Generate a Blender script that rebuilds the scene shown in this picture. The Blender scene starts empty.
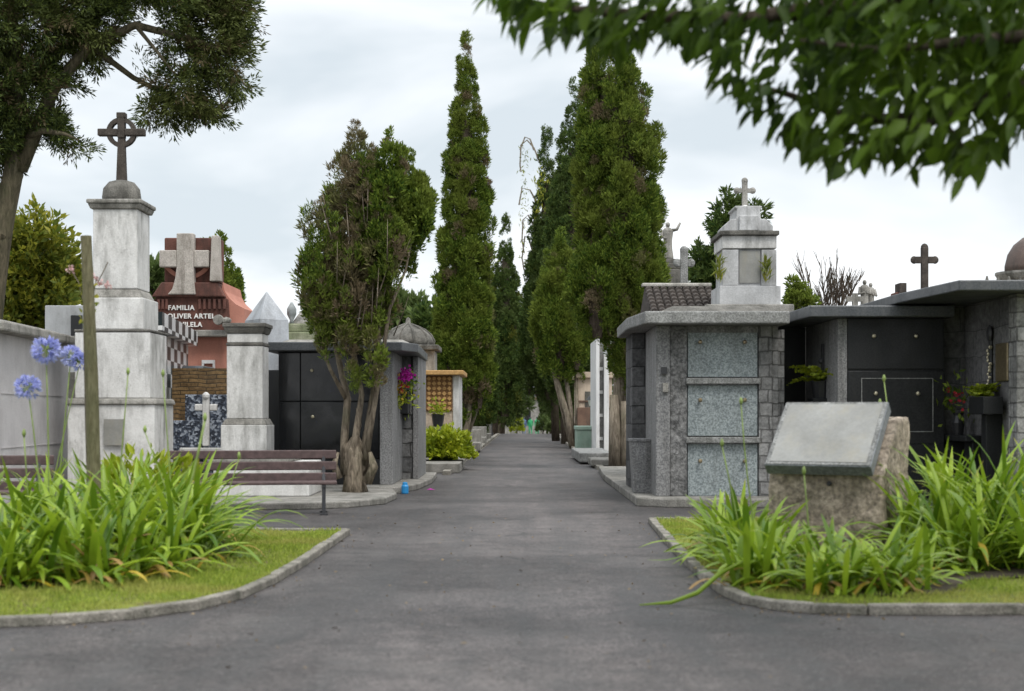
import bpy, bmesh, math, random
import numpy as np
from mathutils import Vector, Matrix
R = math.radians
PI = math.pi
random.seed(7)
rng = np.random.default_rng(11)
scene = bpy.context.scene
COL = scene.collection

# ---------------------------------------------------------------- survey: turns a picture measurement at a known distance into metres
FOC, CX, HY, EYE = 1422.2, 512.0, 412.0, 1.35
def X(px, d): return (px - CX) / FOC * d
def Z(py, d): return EYE + (HY - py) / FOC * d
def P(px, py, d): return (X(px, d), d, Z(py, d))
def axis(y): return 0.0105 * y            # the avenue runs slightly to the right
def gz(y):                                 # ground level: flat, then falling away beyond the crest
    t = max(0.0, y - 84.0)
    return -0.02 * t * t / (t + 12.0)

# ---------------------------------------------------------------- materials
class NT:
    def __init__(s, name):
        s.m = bpy.data.materials.new(name); s.m.use_nodes = True
        s.t = s.m.node_tree; s.n = s.t.nodes; s.l = s.t.links
        s.n.clear(); s.out = s.n.new('ShaderNodeOutputMaterial')
    def node(s, typ, **kw):
        n = s.n.new(typ)
        for k, v in kw.items():
            if k.startswith('i_'):
                key = k[2:].replace('_', ' ')
                s.put(n.inputs[key], v)
            else: setattr(n, k, v)
        return n
    def put(s, sock, v):
        if hasattr(v, 'is_linked') or hasattr(v, 'links'): s.l.new(v, sock)
        else:
            if isinstance(v, (tuple, list)) and len(v) == 3 and sock.type == 'RGBA': v = (*v, 1)
            sock.default_value = v
    def pos(s): return s.node('ShaderNodeNewGeometry').outputs['Position']
    def scale(s, vec, sc):
        n = s.node('ShaderNodeVectorMath', operation='MULTIPLY'); s.put(n.inputs[0], vec); n.inputs[1].default_value = sc
        return n.outputs[0]
    def noise(s, vec, sc, det=4, rough=.55, dist=0):
        n = s.node('ShaderNodeTexNoise'); s.put(n.inputs['Vector'], vec)
        n.inputs['Scale'].default_value = sc; n.inputs['Detail'].default_value = det
        n.inputs['Roughness'].default_value = rough; n.inputs['Distortion'].default_value = dist
        return n.outputs['Fac']
    def ramp(s, fac, *stops):
        n = s.node('ShaderNodeValToRGB'); s.put(n.inputs[0], fac)
        e = n.color_ramp.elements
        while len(e) < len(stops): e.new(0.5)
        for k, (p, c) in enumerate(stops):
            e[k].position = p
            e[k].color = (*c, 1) if isinstance(c, (tuple, list)) else (c, c, c, 1)
        return n.outputs[0]
    def mix(s, fac, a, b, blend='MIX'):
        n = s.node('ShaderNodeMix', data_type='RGBA', blend_type=blend)
        s.put(n.inputs[0], fac); s.put(n.inputs[6], a); s.put(n.inputs[7], b)
        return n.outputs[2]
    def math(s, op, a, b=0.0, clamp=False):
        n = s.node('ShaderNodeMath', operation=op); n.use_clamp = clamp
        s.put(n.inputs[0], a); s.put(n.inputs[1], b)
        return n.outputs[0]
    def bump(s, h, strength, dist=.01):
        n = s.node('ShaderNodeBump'); n.inputs['Strength'].default_value = strength
        n.inputs['Distance'].default_value = dist; s.put(n.inputs['Height'], h)
        return n.outputs[0]
    def principled(s, col, rough=.8, normal=None, spec=.4, metal=0):
        b = s.node('ShaderNodeBsdfPrincipled')
        s.put(b.inputs['Base Color'], col); s.put(b.inputs['Roughness'], rough)
        b.inputs['Specular IOR Level'].default_value = spec; b.inputs['Metallic'].default_value = metal
        if normal is not None: s.l.new(normal, b.inputs['Normal'])
        return b.outputs[0]
    def done(s, sh): s.l.new(sh, s.out.inputs['Surface']); return s.m
    def wallvec(s):                        # (x+y, z) of a position, for upright faces
        p = s.node('ShaderNodeSeparateXYZ'); s.put(p.inputs[0], s.pos())
        c = s.node('ShaderNodeCombineXYZ')
        s.put(c.inputs[0], s.math('ADD', p.outputs[0], p.outputs[1])); s.put(c.inputs[1], p.outputs[2]); c.inputs[2].default_value = .37
        return c.outputs[0]

def stone(name, c1, c2, sc=3.0, rough=.85, bump=.3, stain=(.05,.05,.045), stain_amt=.5, fine=60, fine_amt=.25, spec=.3):
    t = NT(name); p = t.pos()
    base = t.mix(t.ramp(t.noise(p, sc, 6, .6), (.35, 0), (.68, 1)), c1, c2)
    g = t.noise(p, fine, 2, .6)
    base = t.mix(fine_amt, base, t.ramp(g, (.35, .0), (.65, 1.0)), 'OVERLAY')
    if stain_amt:
        st = t.noise(t.scale(p, (4, 4, .9)), 1.2, 5, .65)
        pt = t.noise(p, 1.1, 5, .65)
        f = t.math('MULTIPLY', t.ramp(st, (.46, 0), (.66, 1)), t.ramp(pt, (.36, .2), (.56, 1)))
        base = t.mix(t.math('MULTIPLY', f, stain_amt), base, stain)
        f2 = t.ramp(t.noise(p, 9, 6, .7), (.58, 0), (.72, 1))
        base = t.mix(t.math('MULTIPLY', f2, stain_amt * .6), base, stain)
    n = t.bump(t.math('ADD', t.noise(p, sc * 6, 6, .65), t.math('MULTIPLY', g, .4)), bump, .02)
    return t.done(t.principled(base, rough, n, spec))

def masonry(name, c1, c2, mortar, w=.5, h=.22, msize=.012, bump=.7, rough=.9, stain=(.03,.03,.028)):
    t = NT(name); p = t.pos()
    v = t.wallvec()
    d = t.noise(p, 3.5, 3)
    off = t.node('ShaderNodeVectorMath', operation='ADD'); t.put(off.inputs[0], v)
    o2 = t.node('ShaderNodeVectorMath', operation='SCALE'); nn = t.node('ShaderNodeTexNoise'); t.put(nn.inputs['Vector'], p); nn.inputs['Scale'].default_value = 2.2
    t.put(o2.inputs[0], nn.outputs['Color']); o2.inputs['Scale'].default_value = .09; t.put(off.inputs[1], o2.outputs[0])
    b = t.node('ShaderNodeTexBrick'); t.put(b.inputs['Vector'], off.outputs[0])
    b.inputs['Scale'].default_value = 1; b.inputs['Brick Width'].default_value = w; b.inputs['Row Height'].default_value = h
    b.inputs['Mortar Size'].default_value = msize; b.inputs['Mortar Smooth'].default_value = .3; b.inputs['Bias'].default_value = 0
    t.put(b.inputs['Color1'], c1); t.put(b.inputs['Color2'], c2); t.put(b.inputs['Mortar'], mortar)
    col = t.mix(.45, b.outputs['Color'], t.ramp(t.noise(p, 14, 6, .75), (.32, .0), (.68, 1.0)), 'OVERLAY')
    col = t.mix(.35, col, t.ramp(t.noise(p, 3.2, 4, .6), (.35, .1), (.65, .9)), 'OVERLAY')
    col = t.mix(t.math('MULTIPLY', t.ramp(t.noise(p, 1.6, 5, .6), (.45, 0), (.7, 1)), .5), col, stain)
    hgt = t.math('SUBTRACT', t.math('MULTIPLY', t.noise(p, 9, 6, .7), .8), b.outputs['Fac'])
    return t.done(t.principled(col, rough, t.bump(hgt, bump, .035), .25))

def granite(name, c1, c2, sc=45, rough=.35, spec=.5, stain_amt=.0, stain=(.1,.1,.09)):
    t = NT(name); p = t.pos()
    col = t.mix(t.ramp(t.noise(p, sc, 3, .7), (.38, 0), (.62, 1)), c1, c2)
    col = t.mix(.18, col, t.ramp(t.noise(p, 2.2, 4, .6), (.3, .15), (.7, .85)), 'OVERLAY')
    if stain_amt:
        st = t.noise(t.scale(p, (6, 6, .6)), 1.2, 5, .65)
        col = t.mix(t.math('MULTIPLY', t.ramp(st, (.48, 0), (.7, 1)), stain_amt), col, stain)
    r = t.ramp(t.noise(p, 3, 4), (.3, max(.05, rough - .1)), (.7, rough + .12))
    return t.done(t.principled(col, r, None, spec))

def plain(name, col, rough=.6, var=.25, sc=8, spec=.4, metal=0, bump=0):
    t = NT(name); p = t.pos()
    n = t.noise(p, sc, 5, .6)
    c = t.mix(t.ramp(n, (.3, 0), (.7, 1)), tuple(x * (1 - var) for x in col), tuple(min(1, x * (1 + var)) for x in col))
    return t.done(t.principled(c, rough, t.bump(n, bump, .01) if bump else None, spec, metal))

def foliage(name, c1, c2, c3, trans=.35, rough=.55, spec=.3, clump=1.6, tint=None):
    """colour differs leaf by leaf and in drifts through the crown"""
    t = NT(name)
    g = t.node('ShaderNodeNewGeometry')
    rnd = g.outputs['Random Per Island']
    c = t.mix(t.ramp(rnd, (.1, 0), (.9, 1)), c1, c2)
    dr = t.ramp(t.noise(g.outputs['Position'], clump, 3, .6), (.45, 0), (.66, 1))
    c = t.mix(t.math('MULTIPLY', dr, .75), c, c3)
    if tint is not None:
        at = t.node('ShaderNodeAttribute', attribute_name='tint')
        c = t.mix(at.outputs['Fac'], c, tint)
    pr = t.principled(c, rough, None, spec)
    tr = t.node('ShaderNodeBsdfTranslucent'); t.put(tr.inputs['Color'], c)
    mx = t.node('ShaderNodeMixShader'); mx.inputs[0].default_value = trans
    t.l.new(pr, mx.inputs[1]); t.l.new(tr.outputs[0], mx.inputs[2])
    return t.done(mx.outputs[0])

def bark(name, c1, c2, sc=6):
    t = NT(name); p = t.pos()
    n = t.noise(t.scale(p, (sc, sc, sc * .22)), 2.2, 6, .7, .6)
    c = t.mix(t.ramp(n, (.36, 0), (.64, 1)), c1, c2)
    c = t.mix(t.math('MULTIPLY', t.ramp(t.noise(p, 2.5, 4), (.5, 0), (.7, 1)), .35), c, (.06, .075, .03))
    return t.done(t.principled(c, .95, t.bump(n, .9, .05), .15))

M = {}
def asphalt():
    t = NT('asphalt'); p = t.pos()
    big = t.noise(t.scale(p, (.8, 1.1, 1)), .42, 6, .65, .4)
    mid = t.noise(p, 3.5, 6, .7)
    agg = t.math('ADD', t.math('MULTIPLY', t.noise(p, 75, 2, .8), .6), t.math('MULTIPLY', t.noise(p, 24, 3, .8), .4))
    c = t.mix(t.ramp(big, (.38, 0), (.6, 1)), (.05, .044, .0425), (.118, .104, .1))
    sp = t.node('ShaderNodeSeparateXYZ'); t.put(sp.inputs[0], p)
    off = t.math('ABSOLUTE', t.math('ADD', t.math('SUBTRACT', sp.outputs[0], t.math('MULTIPLY', sp.outputs[1], .0105)), t.math('MULTIPLY', t.math('SUBTRACT', t.noise(p, 1.1, 5, .7), .5), 1.3)))
    worn = t.ramp(t.math('MULTIPLY', off, .4), (.22, 0), (.62, 1))     # swept by feet in the middle, grimy towards the kerbs
    c = t.mix(worn, c, t.mix(.55, c, (.03, .026, .025)))
    c = t.mix(.6, c, t.ramp(mid, (.32, .12), (.68, .88)), 'OVERLAY')
    c = t.mix(.8, c, t.ramp(agg, (.38, .0), (.62, 1.0)), 'OVERLAY')
    v = t.node('ShaderNodeTexVoronoi', feature='DISTANCE_TO_EDGE'); v.inputs['Scale'].default_value = .42
    ds = t.node('ShaderNodeVectorMath', operation='ADD'); t.put(ds.inputs[0], p)
    nn = t.node('ShaderNodeTexNoise'); nn.inputs['Scale'].default_value = 1.4; nn.inputs['Detail'].default_value = 6; t.put(nn.inputs['Vector'], p)
    t.put(ds.inputs[1], nn.outputs['Color']); t.put(v.inputs['Vector'], ds.outputs[0])
    crack = t.math('MULTIPLY', t.ramp(v.outputs['Distance'], (.0, 1), (.02, 0)), t.ramp(t.noise(p, .6, 2), (.5, 0), (.62, .8)))
    c = t.mix(crack, c, (.02, .02, .02))
    dust = t.ramp(t.noise(p, .9, 6, .75), (.5, 0), (.72, .55))
    c = t.mix(dust, c, (.125, .116, .11))
    lanes = t.ramp(t.noise(t.scale(p, (2.2, .16, 1)), 1.0, 4, .6), (.42, 0), (.62, .5))
    c = t.mix(lanes, c, (.052, .051, .051))
    spk = t.ramp(t.noise(p, 42, 2, .5), (.64, 0), (.72, .8))
    c = t.mix(spk, c, (.2, .195, .185))
    r = t.ramp(mid, (.3, .55), (.7, .78))
    h = t.math('ADD', agg, t.math('MULTIPLY', mid, .8))
    return t.done(t.principled(c, r, t.bump(h, .6, .015), .35))
M['asphalt'] = asphalt()
M['soil'] = stone('soil', (.055,.042,.03), (.1,.08,.058), 5, .95, .8, (.03,.025,.02), .3)
M['earth'] = stone('packed_earth', (.16,.145,.125), (.26,.24,.21), 1.3, .95, .6, (.09,.1,.06), .5)
M['lightold'] = stone('pale_lichened_stone', (.38,.35,.31), (.52,.47,.43), 3, .95, .4, (.12,.1,.08), .6)
M['roughgrey'] = stone('rough_hewn_grey_stone', (.11,.11,.11), (.25,.246,.242), 6, .95, 1.0, (.06,.06,.055), .5, 26, .45)
M['concrete'] = stone('concrete', (.18,.172,.155), (.3,.285,.26), 3, .95, .5, (.06,.062,.05), .75)
M['kerb'] = stone('kerb_stone', (.17,.158,.135), (.33,.305,.265), 5, .9, .7, (.05,.055,.035), .75)
def lawn():
    t = NT('turf'); p = t.pos()
    c = t.mix(t.ramp(t.noise(p, 2.2, 6, .7), (.35, 0), (.65, 1)), (.13,.16,.03), (.22,.24,.05))
    c = t.mix(t.ramp(t.noise(p, 5, 5, .7), (.52, 0), (.64, .9)), c, (.12,.095,.06))
    return t.done(t.principled(c, .95, t.bump(t.noise(p, 60, 3), .6, .03), .1))
M['turf'] = lawn()
M['blade'] = foliage('grass_blades', (.19,.265,.038), (.35,.42,.065), (.42,.37,.12), .4, .6, .2, 1.1)
M['white'] = stone('weathered_white_marble', (.56,.55,.53), (.72,.71,.69), 2.5, .7, .25, (.12,.115,.1), .6, 40, .1)
M['white_clean'] = stone('white_marble', (.62,.62,.62), (.76,.76,.76), 2, .6, .12, (.25,.24,.22), .45, 30, .08)
M['white_wall'] = stone('whitewash', (.66,.66,.66), (.76,.76,.75), 1.2, .85, .15, (.3,.29,.26), .4, 30, .06)
M['greywhite'] = stone('greyed_marble', (.4,.4,.4), (.56,.56,.56), 3, .75, .2, (.12,.12,.11), .6, 40, .1)
M['bluegrey'] = stone('blue_grey_stone', (.34,.36,.385), (.44,.455,.48), 2.5, .8, .15, (.2,.2,.2), .5, 40, .1)
M['lilac_marble'] = stone('pale_grey_marble', (.45,.43,.435), (.55,.53,.53), 1.8, .45, .06, (.22,.21,.2), .35, 60, .12, .5)
M['oldstone'] = stone('old_grey_stone', (.22,.21,.19), (.36,.345,.315), 3, .95, .5, (.045,.045,.035), .7)
M['mossstone'] = stone('mossy_stone', (.2,.23,.13), (.34,.34,.25), 3, .95, .5, (.07,.08,.04), .6)
M['darkstone'] = stone('dark_weathered_stone', (.1,.095,.085), (.2,.19,.17), 5, .95, .6, (.03,.03,.025), .7)
M['crossstone'] = stone('lichened_cross_stone', (.05,.042,.036), (.095,.08,.068), 6, .95, .5, (.03,.028,.024), .5)
M['roofslab'] = stone('granite_roof_slab', (.18,.18,.175), (.3,.3,.29), 5, .85, .4, (.06,.06,.05), .5, 45, .35)
M['black'] = granite('polished_black_granite', (.005,.0055,.0065), (.011,.012,.014), 60, .14, .4)
M['blackmatt'] = granite('honed_black_granite', (.009,.0095,.0105), (.02,.021,.022), 50, .42, .3, .3, (.03,.029,.027))
M['bluegran'] = granite('blue_grey_granite', (.14,.165,.172), (.36,.4,.405), 38, .4, .4, .25, (.16,.17,.16))
M['greygran'] = granite('grey_granite', (.12,.12,.123), (.3,.296,.292), 42, .6, .3, .55, (.07,.068,.062))
M['darkroof'] = granite('dark_slate_slab', (.045,.05,.055), (.095,.1,.108), 40, .4, .45, .3, (.16,.16,.155))
M['rubble'] = masonry('rubble_stone', (.1,.1,.102), (.2,.198,.195), (.06,.06,.058), .42, .27, .014, 1.0)
M['rubblepale'] = masonry('pale_rubble_stone', (.19,.188,.185), (.33,.325,.32), (.13,.128,.125), .24, .19, .012, 1.0)
M['basalt'] = masonry('basalt_blocks', (.055,.055,.058), (.15,.148,.148), (.04,.04,.04), .5, .3, .009, .8)
M['ashlar'] = masonry('grey_ashlar', (.12,.118,.12), (.17,.167,.168), (.07,.07,.07), .7, .36, .006, .35)
M['tanbrick'] = masonry('tan_stone_courses', (.3,.19,.085), (.2,.125,.06), (.12,.085,.05), .34, .075, .012, .6)
M['red'] = stone('red_brown_render', (.11,.048,.038), (.17,.075,.058), 3, .9, .3, (.04,.03,.026), .6)
M['pink'] = stone('salmon_render', (.42,.185,.135), (.52,.24,.18), 1.5, .9, .15, (.25,.13,.1), .4, 40, .06)
M['bench'] = plain('purple_brown_timber', (.09,.06,.058), .55, .3, 14, .35, 0, .2)
M['iron'] = plain('black_iron', (.03,.03,.033), .5, .2, 20, .5)
M['stake'] = bark('grey_green_timber', (.14,.125,.07), (.25,.23,.14), 14)
M['bronze'] = plain('bronze', (.3,.24,.15), .4, .3, 30, .5, .8)
M['brass'] = plain('pale_brass', (.62,.56,.4), .4, .2, 30, .5, .6)
M['bark_pale'] = bark('pale_bark', (.13,.105,.08), (.34,.29,.225), 7)
M['bark_mid'] = bark('grey_brown_bark', (.085,.068,.05), (.32,.265,.2), 9)
M['bark_dark'] = bark('dark_bark', (.055,.042,.033), (.14,.11,.085), 7)
M['bark_moss'] = bark('mossy_bark', (.06,.055,.035), (.16,.135,.09), 6)
M['cyp'] = foliage('cypress_foliage', (.04,.085,.012), (.2,.268,.038), (.19,.228,.04), .3, .6, .15, .9, (.2,.155,.095))
M['cypdark'] = foliage('dark_cypress_foliage', (.032,.068,.017), (.115,.165,.036), (.085,.115,.032), .25, .6, .2, .6, (.16,.17,.03))
M['mac'] = foliage('conifer_foliage', (.032,.052,.017), (.13,.17,.038), (.14,.155,.045), .25, .6, .2, .55, (.12,.075,.05))
M['yel'] = foliage('yellow_green_leaves', (.14,.19,.028), (.42,.4,.05), (.09,.13,.022), .4, .5, .3, 1.2)
M['far'] = foliage('far_leaves', (.07,.11,.03), (.14,.19,.06), (.1,.13,.04), .35, .6, .2, .6)
M['bush'] = foliage('lime_bush_leaves', (.24,.3,.018), (.42,.46,.03), (.18,.25,.02), .35, .4, .4, 3)
M['broad'] = foliage('broad_leaves', (.028,.06,.007), (.08,.145,.011), (.115,.19,.015), .55, .5, .25, 1.4)
def strap_mat():
    t = NT('strap_leaves')
    g = t.node('ShaderNodeNewGeometry')
    c = t.mix(g.outputs['Random Per Island'], (.08,.17,.012), (.34,.47,.034))
    at = t.node('ShaderNodeAttribute', attribute_name='tint')
    c = t.mix(at.outputs['Fac'], c, t.ramp(g.outputs['Random Per Island'], (.2, (.52,.38,.04)), (.7, (.42,.26,.09))))
    pr = t.principled(c, .38, None, .4)
    tr = t.node('ShaderNodeBsdfTranslucent'); t.put(tr.inputs['Color'], c)
    mx = t.node('ShaderNodeMixShader'); mx.inputs[0].default_value = .32
    t.l.new(pr, mx.inputs[1]); t.l.new(tr.outputs[0], mx.inputs[2])
    return t.done(mx.outputs[0])
M['strap'] = strap_mat()
M['stalk'] = plain('green_stalk', (.2,.27,.07), .5, .25, 12)
M['bluefl'] = foliage('blue_petals', (.4,.44,.82), (.6,.63,.92), (.45,.48,.85), .35, .6, .2, 6)
M['magenta'] = foliage('magenta_petals', (.55,.03,.4), (.7,.06,.5), (.6,.04,.45), .3, .6, .2, 6)
M['redfl'] = foliage('red_petals', (.4,.02,.03), (.55,.05,.06), (.45,.08,.1), .3, .6, .2, 6)
M['yelfl'] = foliage('yellow_petals', (.6,.48,.04), (.55,.36,.06), (.45,.2,.08), .3, .6, .2, 6)
M['pinkfl'] = foliage('pale_pink_petals', (.6,.35,.35), (.7,.5,.48), (.6,.4,.4), .3, .6, .2, 6)
M['blueplastic'] = plain('blue_plastic', (.03,.25,.55), .35, .1)
M['pot'] = plain('dark_pot', (.02,.02,.022), .4, .2)
M['boulder'] = stone('rough_pink_boulder', (.27,.22,.17), (.45,.375,.3), 8, .95, .8, (.11,.095,.07), .5, 22, .4)
M['plaque'] = stone('aged_plaque_face', (.215,.212,.195), (.3,.297,.28), 2.2, .35, .05, (.3,.27,.2), .55, 30, .06, .5)
M['plaqueside'] = granite('plaque_side_slate', (.11,.12,.13), (.2,.21,.225), 30, .4)
M['palegreen'] = stone('pale_green_paint', (.26,.37,.3), (.36,.46,.38), 4, .7, .15, (.12,.15,.11), .6)
M['beige'] = stone('beige_render', (.5,.4,.31), (.58,.48,.38), 2, .85, .15, (.3,.24,.18), .4)
M['terracotta'] = stone('terracotta_render', (.13,.08,.06), (.19,.12,.085), 3, .9, .2)
M['domebrown'] = stone('brown_dome_copper', (.085,.06,.052), (.13,.095,.08), 3, .6, .1)
M['urn'] = plain('grey_urn', (.25,.27,.27), .6, .3)
M['letter'] = plain('white_letter_paint', (.8,.78,.75), .6, .05)
M['skin'] = plain('skin', (.45,.28,.2), .6, .1)
M['shirt_blue'] = plain('blue_cloth', (.1,.15,.26), .9, .15)
M['shirt_green'] = plain('green_cloth', (.05,.35,.15), .9, .15)
M['glass'] = plain('milky_lantern_glass', (.6,.62,.55), .3, .1)
M['tile'] = plain('brown_roof_tile', (.075,.064,.057), .85, .45, 5, .2, 0, .3)
M['ridge'] = stone('pale_ridge_mortar', (.4,.38,.34), (.5,.48,.44), 4)
M['petaldry'] = plain('fallen_leaf', (.22,.16,.09), .8, .4)
def checker():
    t = NT('black_white_tiles')
    v = t.node('ShaderNodeVectorMath', operation='MULTIPLY'); t.put(v.inputs[0], t.wallvec()); v.inputs[1].default_value = (1/.5, 1/.26, 1)
    c = t.node('ShaderNodeTexBrick'); t.put(c.inputs['Vector'], t.wallvec())
    ch = t.node('ShaderNodeTexChecker'); ch.inputs['Scale'].default_value = 1
    t.put(ch.inputs['Vector'], v.outputs[0]); t.put(ch.inputs['Color1'], (.72,.72,.71)); t.put(ch.inputs['Color2'], (.012,.02,.022))
    return t.done(t.principled(ch.outputs[0], .3, None, .5))
M['checker'] = checker()
def mosaic():
    t = NT('dark_pebble_mosaic')
    v = t.node('ShaderNodeTexVoronoi'); v.inputs['Scale'].default_value = 26; t.put(v.inputs['Vector'], t.pos())
    s = t.node('ShaderNodeSeparateColor'); t.put(s.inputs[0], v.outputs['Color'])
    c = t.ramp(s.outputs[0], (.2, (.02,.024,.035)), (.62, (.06,.075,.105)), (.9, (.3,.33,.38)))
    return t.done(t.principled(c, .4, t.bump(v.outputs['Distance'], .5, .02), .4))
M['mosaic'] = mosaic()

# ---------------------------------------------------------------- mesh building
class MB:
    def __init__(s): s.v = []; s.f = []
    def add(s, vs, fs):
        o = len(s.v); s.v += [tuple(p) for p in vs]; s.f += [tuple(i + o for i in f) for f in fs]; return s
    def box(s, x0, x1, y0, y1, z0, z1, top=None):
        """top = (inset x, inset y) for tapered boxes"""
        tx, ty = top or (0, 0)
        return s.add([(x0,y0,z0),(x1,y0,z0),(x1,y1,z0),(x0,y1,z0),(x0+tx,y0+ty,z1),(x1-tx,y0+ty,z1),(x1-tx,y1-ty,z1),(x0+tx,y1-ty,z1)],
                     [(0,3,2,1),(4,5,6,7),(0,1,5,4),(1,2,6,5),(2,3,7,6),(3,0,4,7)])
    def cbox(s, cx, cy, w, d, z0, z1, top=None):
        return s.box(cx-w/2, cx+w/2, cy-d/2, cy+d/2, z0, z1, top)
    def prism(s, poly, z0, z1):             # plan outline, anticlockwise
        n = len(poly)
        vs = [(x,y,z0) for x,y in poly] + [(x,y,z1) for x,y in poly]
        fs = [tuple(range(n-1,-1,-1)), tuple(range(n,2*n))] + [(i,(i+1)%n,n+(i+1)%n,n+i) for i in range(n)]
        return s.add(vs, fs)
    def slab(s, outline, y0, y1):           # outline (x,z) seen from the front, thickness y0..y1
        n = len(outline)
        vs = [(x,y0,z) for x,z in outline] + [(x,y1,z) for x,z in outline]
        fs = [tuple(range(n)), tuple(range(2*n-1,n-1,-1))] + [((i+1)%n,i,n+i,n+(i+1)%n) for i in range(n)]
        return s.add(vs, fs)
    def lathe(s, cx, cy, prof, n=16, sq=None):   # prof: (radius, z)
        vs = []; fs = []
        for r, z in prof:
            for k in range(n):
                a = 2*PI*k/n; vs.append((cx+r*math.cos(a), cy+r*math.sin(a), z))
        for j in range(len(prof)-1):
            for k in range(n):
                fs.append((j*n+k, j*n+(k+1)%n, (j+1)*n+(k+1)%n, (j+1)*n+k))
        fs.append(tuple(range(n-1,-1,-1))); m = (len(prof)-1)*n; fs.append(tuple(range(m, m+n)))
        return s.add(vs, fs)
    def tube(s, pts, rad, n=8, wob=0):
        pts = [Vector(p) for p in pts]; m = len(pts)
        if not hasattr(rad, '__len__'): rad = [rad]*m
        vs = []; fs = []; ref = Vector((.31,.77,.12)).normalized()
        for i, p in enumerate(pts):
            d = (pts[min(i+1,m-1)] - pts[max(i-1,0)]).normalized()
            u = d.cross(ref)
            if u.length < .05: u = d.cross(Vector((0,0,1)))
            u.normalize(); w = d.cross(u)
            for k in range(n):
                a = 2*PI*k/n; r = rad[i]*(1 + (random.uniform(-wob, wob) if wob else 0))
                vs.append(p + u*math.cos(a)*r + w*math.sin(a)*r)
        for j in range(m-1):
            for k in range(n):
                fs.append((j*n+k, j*n+(k+1)%n, (j+1)*n+(k+1)%n, (j+1)*n+k))
        fs.append(tuple(range(n-1,-1,-1))); fs.append(tuple(range((m-1)*n, m*n)))
        return s.add(vs, fs)
    def ball(s, c, r, n=10, sc=(1,1,1), rough=0):
        m = n//2+1; vs = []; fs = []
        for j in range(m+1):
            th = PI*j/m
            for k in range(n):
                a = 2*PI*k/n; q = r*(1+(random.uniform(-rough,rough) if rough else 0))
                vs.append((c[0]+q*sc[0]*math.sin(th)*math.cos(a), c[1]+q*sc[1]*math.sin(th)*math.sin(a), c[2]-q*sc[2]*math.cos(th)))
        for j in range(m):
            for k in range(n):
                fs.append((j*n+k, j*n+(k+1)%n, (j+1)*n+(k+1)%n, (j+1)*n+k))
        return s.add(vs, fs)
    def rot(s, cx, cy, ang, start=0):       # turn what was added since `start` about an upright axis
        c, q = math.cos(ang), math.sin(ang)
        for i in range(start, len(s.v)):
            x, y, z = s.v[i]; x -= cx; y -= cy
            s.v[i] = (cx + x*c - y*q, cy + x*q + y*c, z)
        return s

def base_of(o):
    p = Vector((0,0,0))
    while o is not None: p += Vector(o.location); o = o.parent
    return p
def link(o, parent):
    COL.objects.link(o)
    if parent is not None: o.parent = parent
def thing(name, label, cat, loc, group=None):
    o = bpy.data.objects.new(name, None); o.empty_display_size = .2
    o.location = loc; COL.objects.link(o); mark(o, label, cat, group); return o
def mark(o, label, cat, group=None, kind=None):
    if label: o['label'] = label
    if cat: o['category'] = cat
    if group: o['group'] = group
    if kind: o['kind'] = kind
    return o
def part(name, mb, mat, parent=None, bevel=0, smooth=False, loc=None, label=None):
    """ONE mesh object; mb in world coordinates"""
    me = bpy.data.meshes.new(name)
    o = bpy.data.objects.new(name, me)
    off = base_of(parent) if parent is not None else Vector((0,0,0))
    if loc is not None: o.location = Vector(loc) - off; off = Vector(loc)
    me.from_pydata([(x-off.x, y-off.y, z-off.z) for x,y,z in mb.v], [], mb.f)
    me.materials.append(M[mat])
    bm = bmesh.new(); bm.from_mesh(me); bmesh.ops.recalc_face_normals(bm, faces=bm.faces); bm.to_mesh(me); bm.free()
    if smooth:
        for p in me.polygons: p.use_smooth = True
    link(o, parent)
    if bevel:
        b = o.modifiers.new('edge', 'BEVEL'); b.width = bevel; b.segments = 2; b.limit_method = 'ANGLE'; b.angle_limit = R(35)
    if label: o['label'] = label
    return o
def single(name, mb, mat, label, cat, loc, group=None, **kw):
    return mark(part(name, mb, mat, None, loc=loc, **kw), label, cat, group)
def structure(name, mb, mat, **kw):
    return mark(part(name, mb, mat, **kw), None, None, None, 'structure')
def np_mesh(name, V, loops, starts, mat, parent=None, tint=None, smooth=False, loc=None):
    me = bpy.data.meshes.new(name)
    o = bpy.data.objects.new(name, me)
    off = np.array(base_of(parent)) if parent is not None else np.zeros(3)
    if loc is not None: o.location = Vector(loc) - Vector(off); off = np.array(loc, float)
    V = (V - off).astype(np.float32)
    me.vertices.add(len(V)); me.vertices.foreach_set('co', V.ravel())
    me.loops.add(len(loops)); me.loops.foreach_set('vertex_index', loops.astype(np.int32))
    me.polygons.add(len(starts)); me.polygons.foreach_set('loop_start', starts.astype(np.int32))
    me.update(calc_edges=True); me.validate()
    if tint is not None:
        a = me.attributes.new('tint', 'FLOAT', 'POINT'); a.data.foreach_set('value', tint.astype(np.float32))
    if smooth: me.polygons.foreach_set('use_smooth', np.ones(len(starts), bool))
    me.materials.append(M[mat]); link(o, parent); return o
def copy_tree(src, loc, label=None, parent=None, scale=None, rz=None):
    r = src.copy(); COL.objects.link(r); r.parent = parent
    if loc is not None: r.location = loc
    if scale is not None: r.scale = scale
    if rz is not None: r.rotation_euler = (0, 0, rz)
    if label: r['label'] = label
    for ch in list(src.children): copy_tree(ch, None, None, r)
    return r

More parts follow.
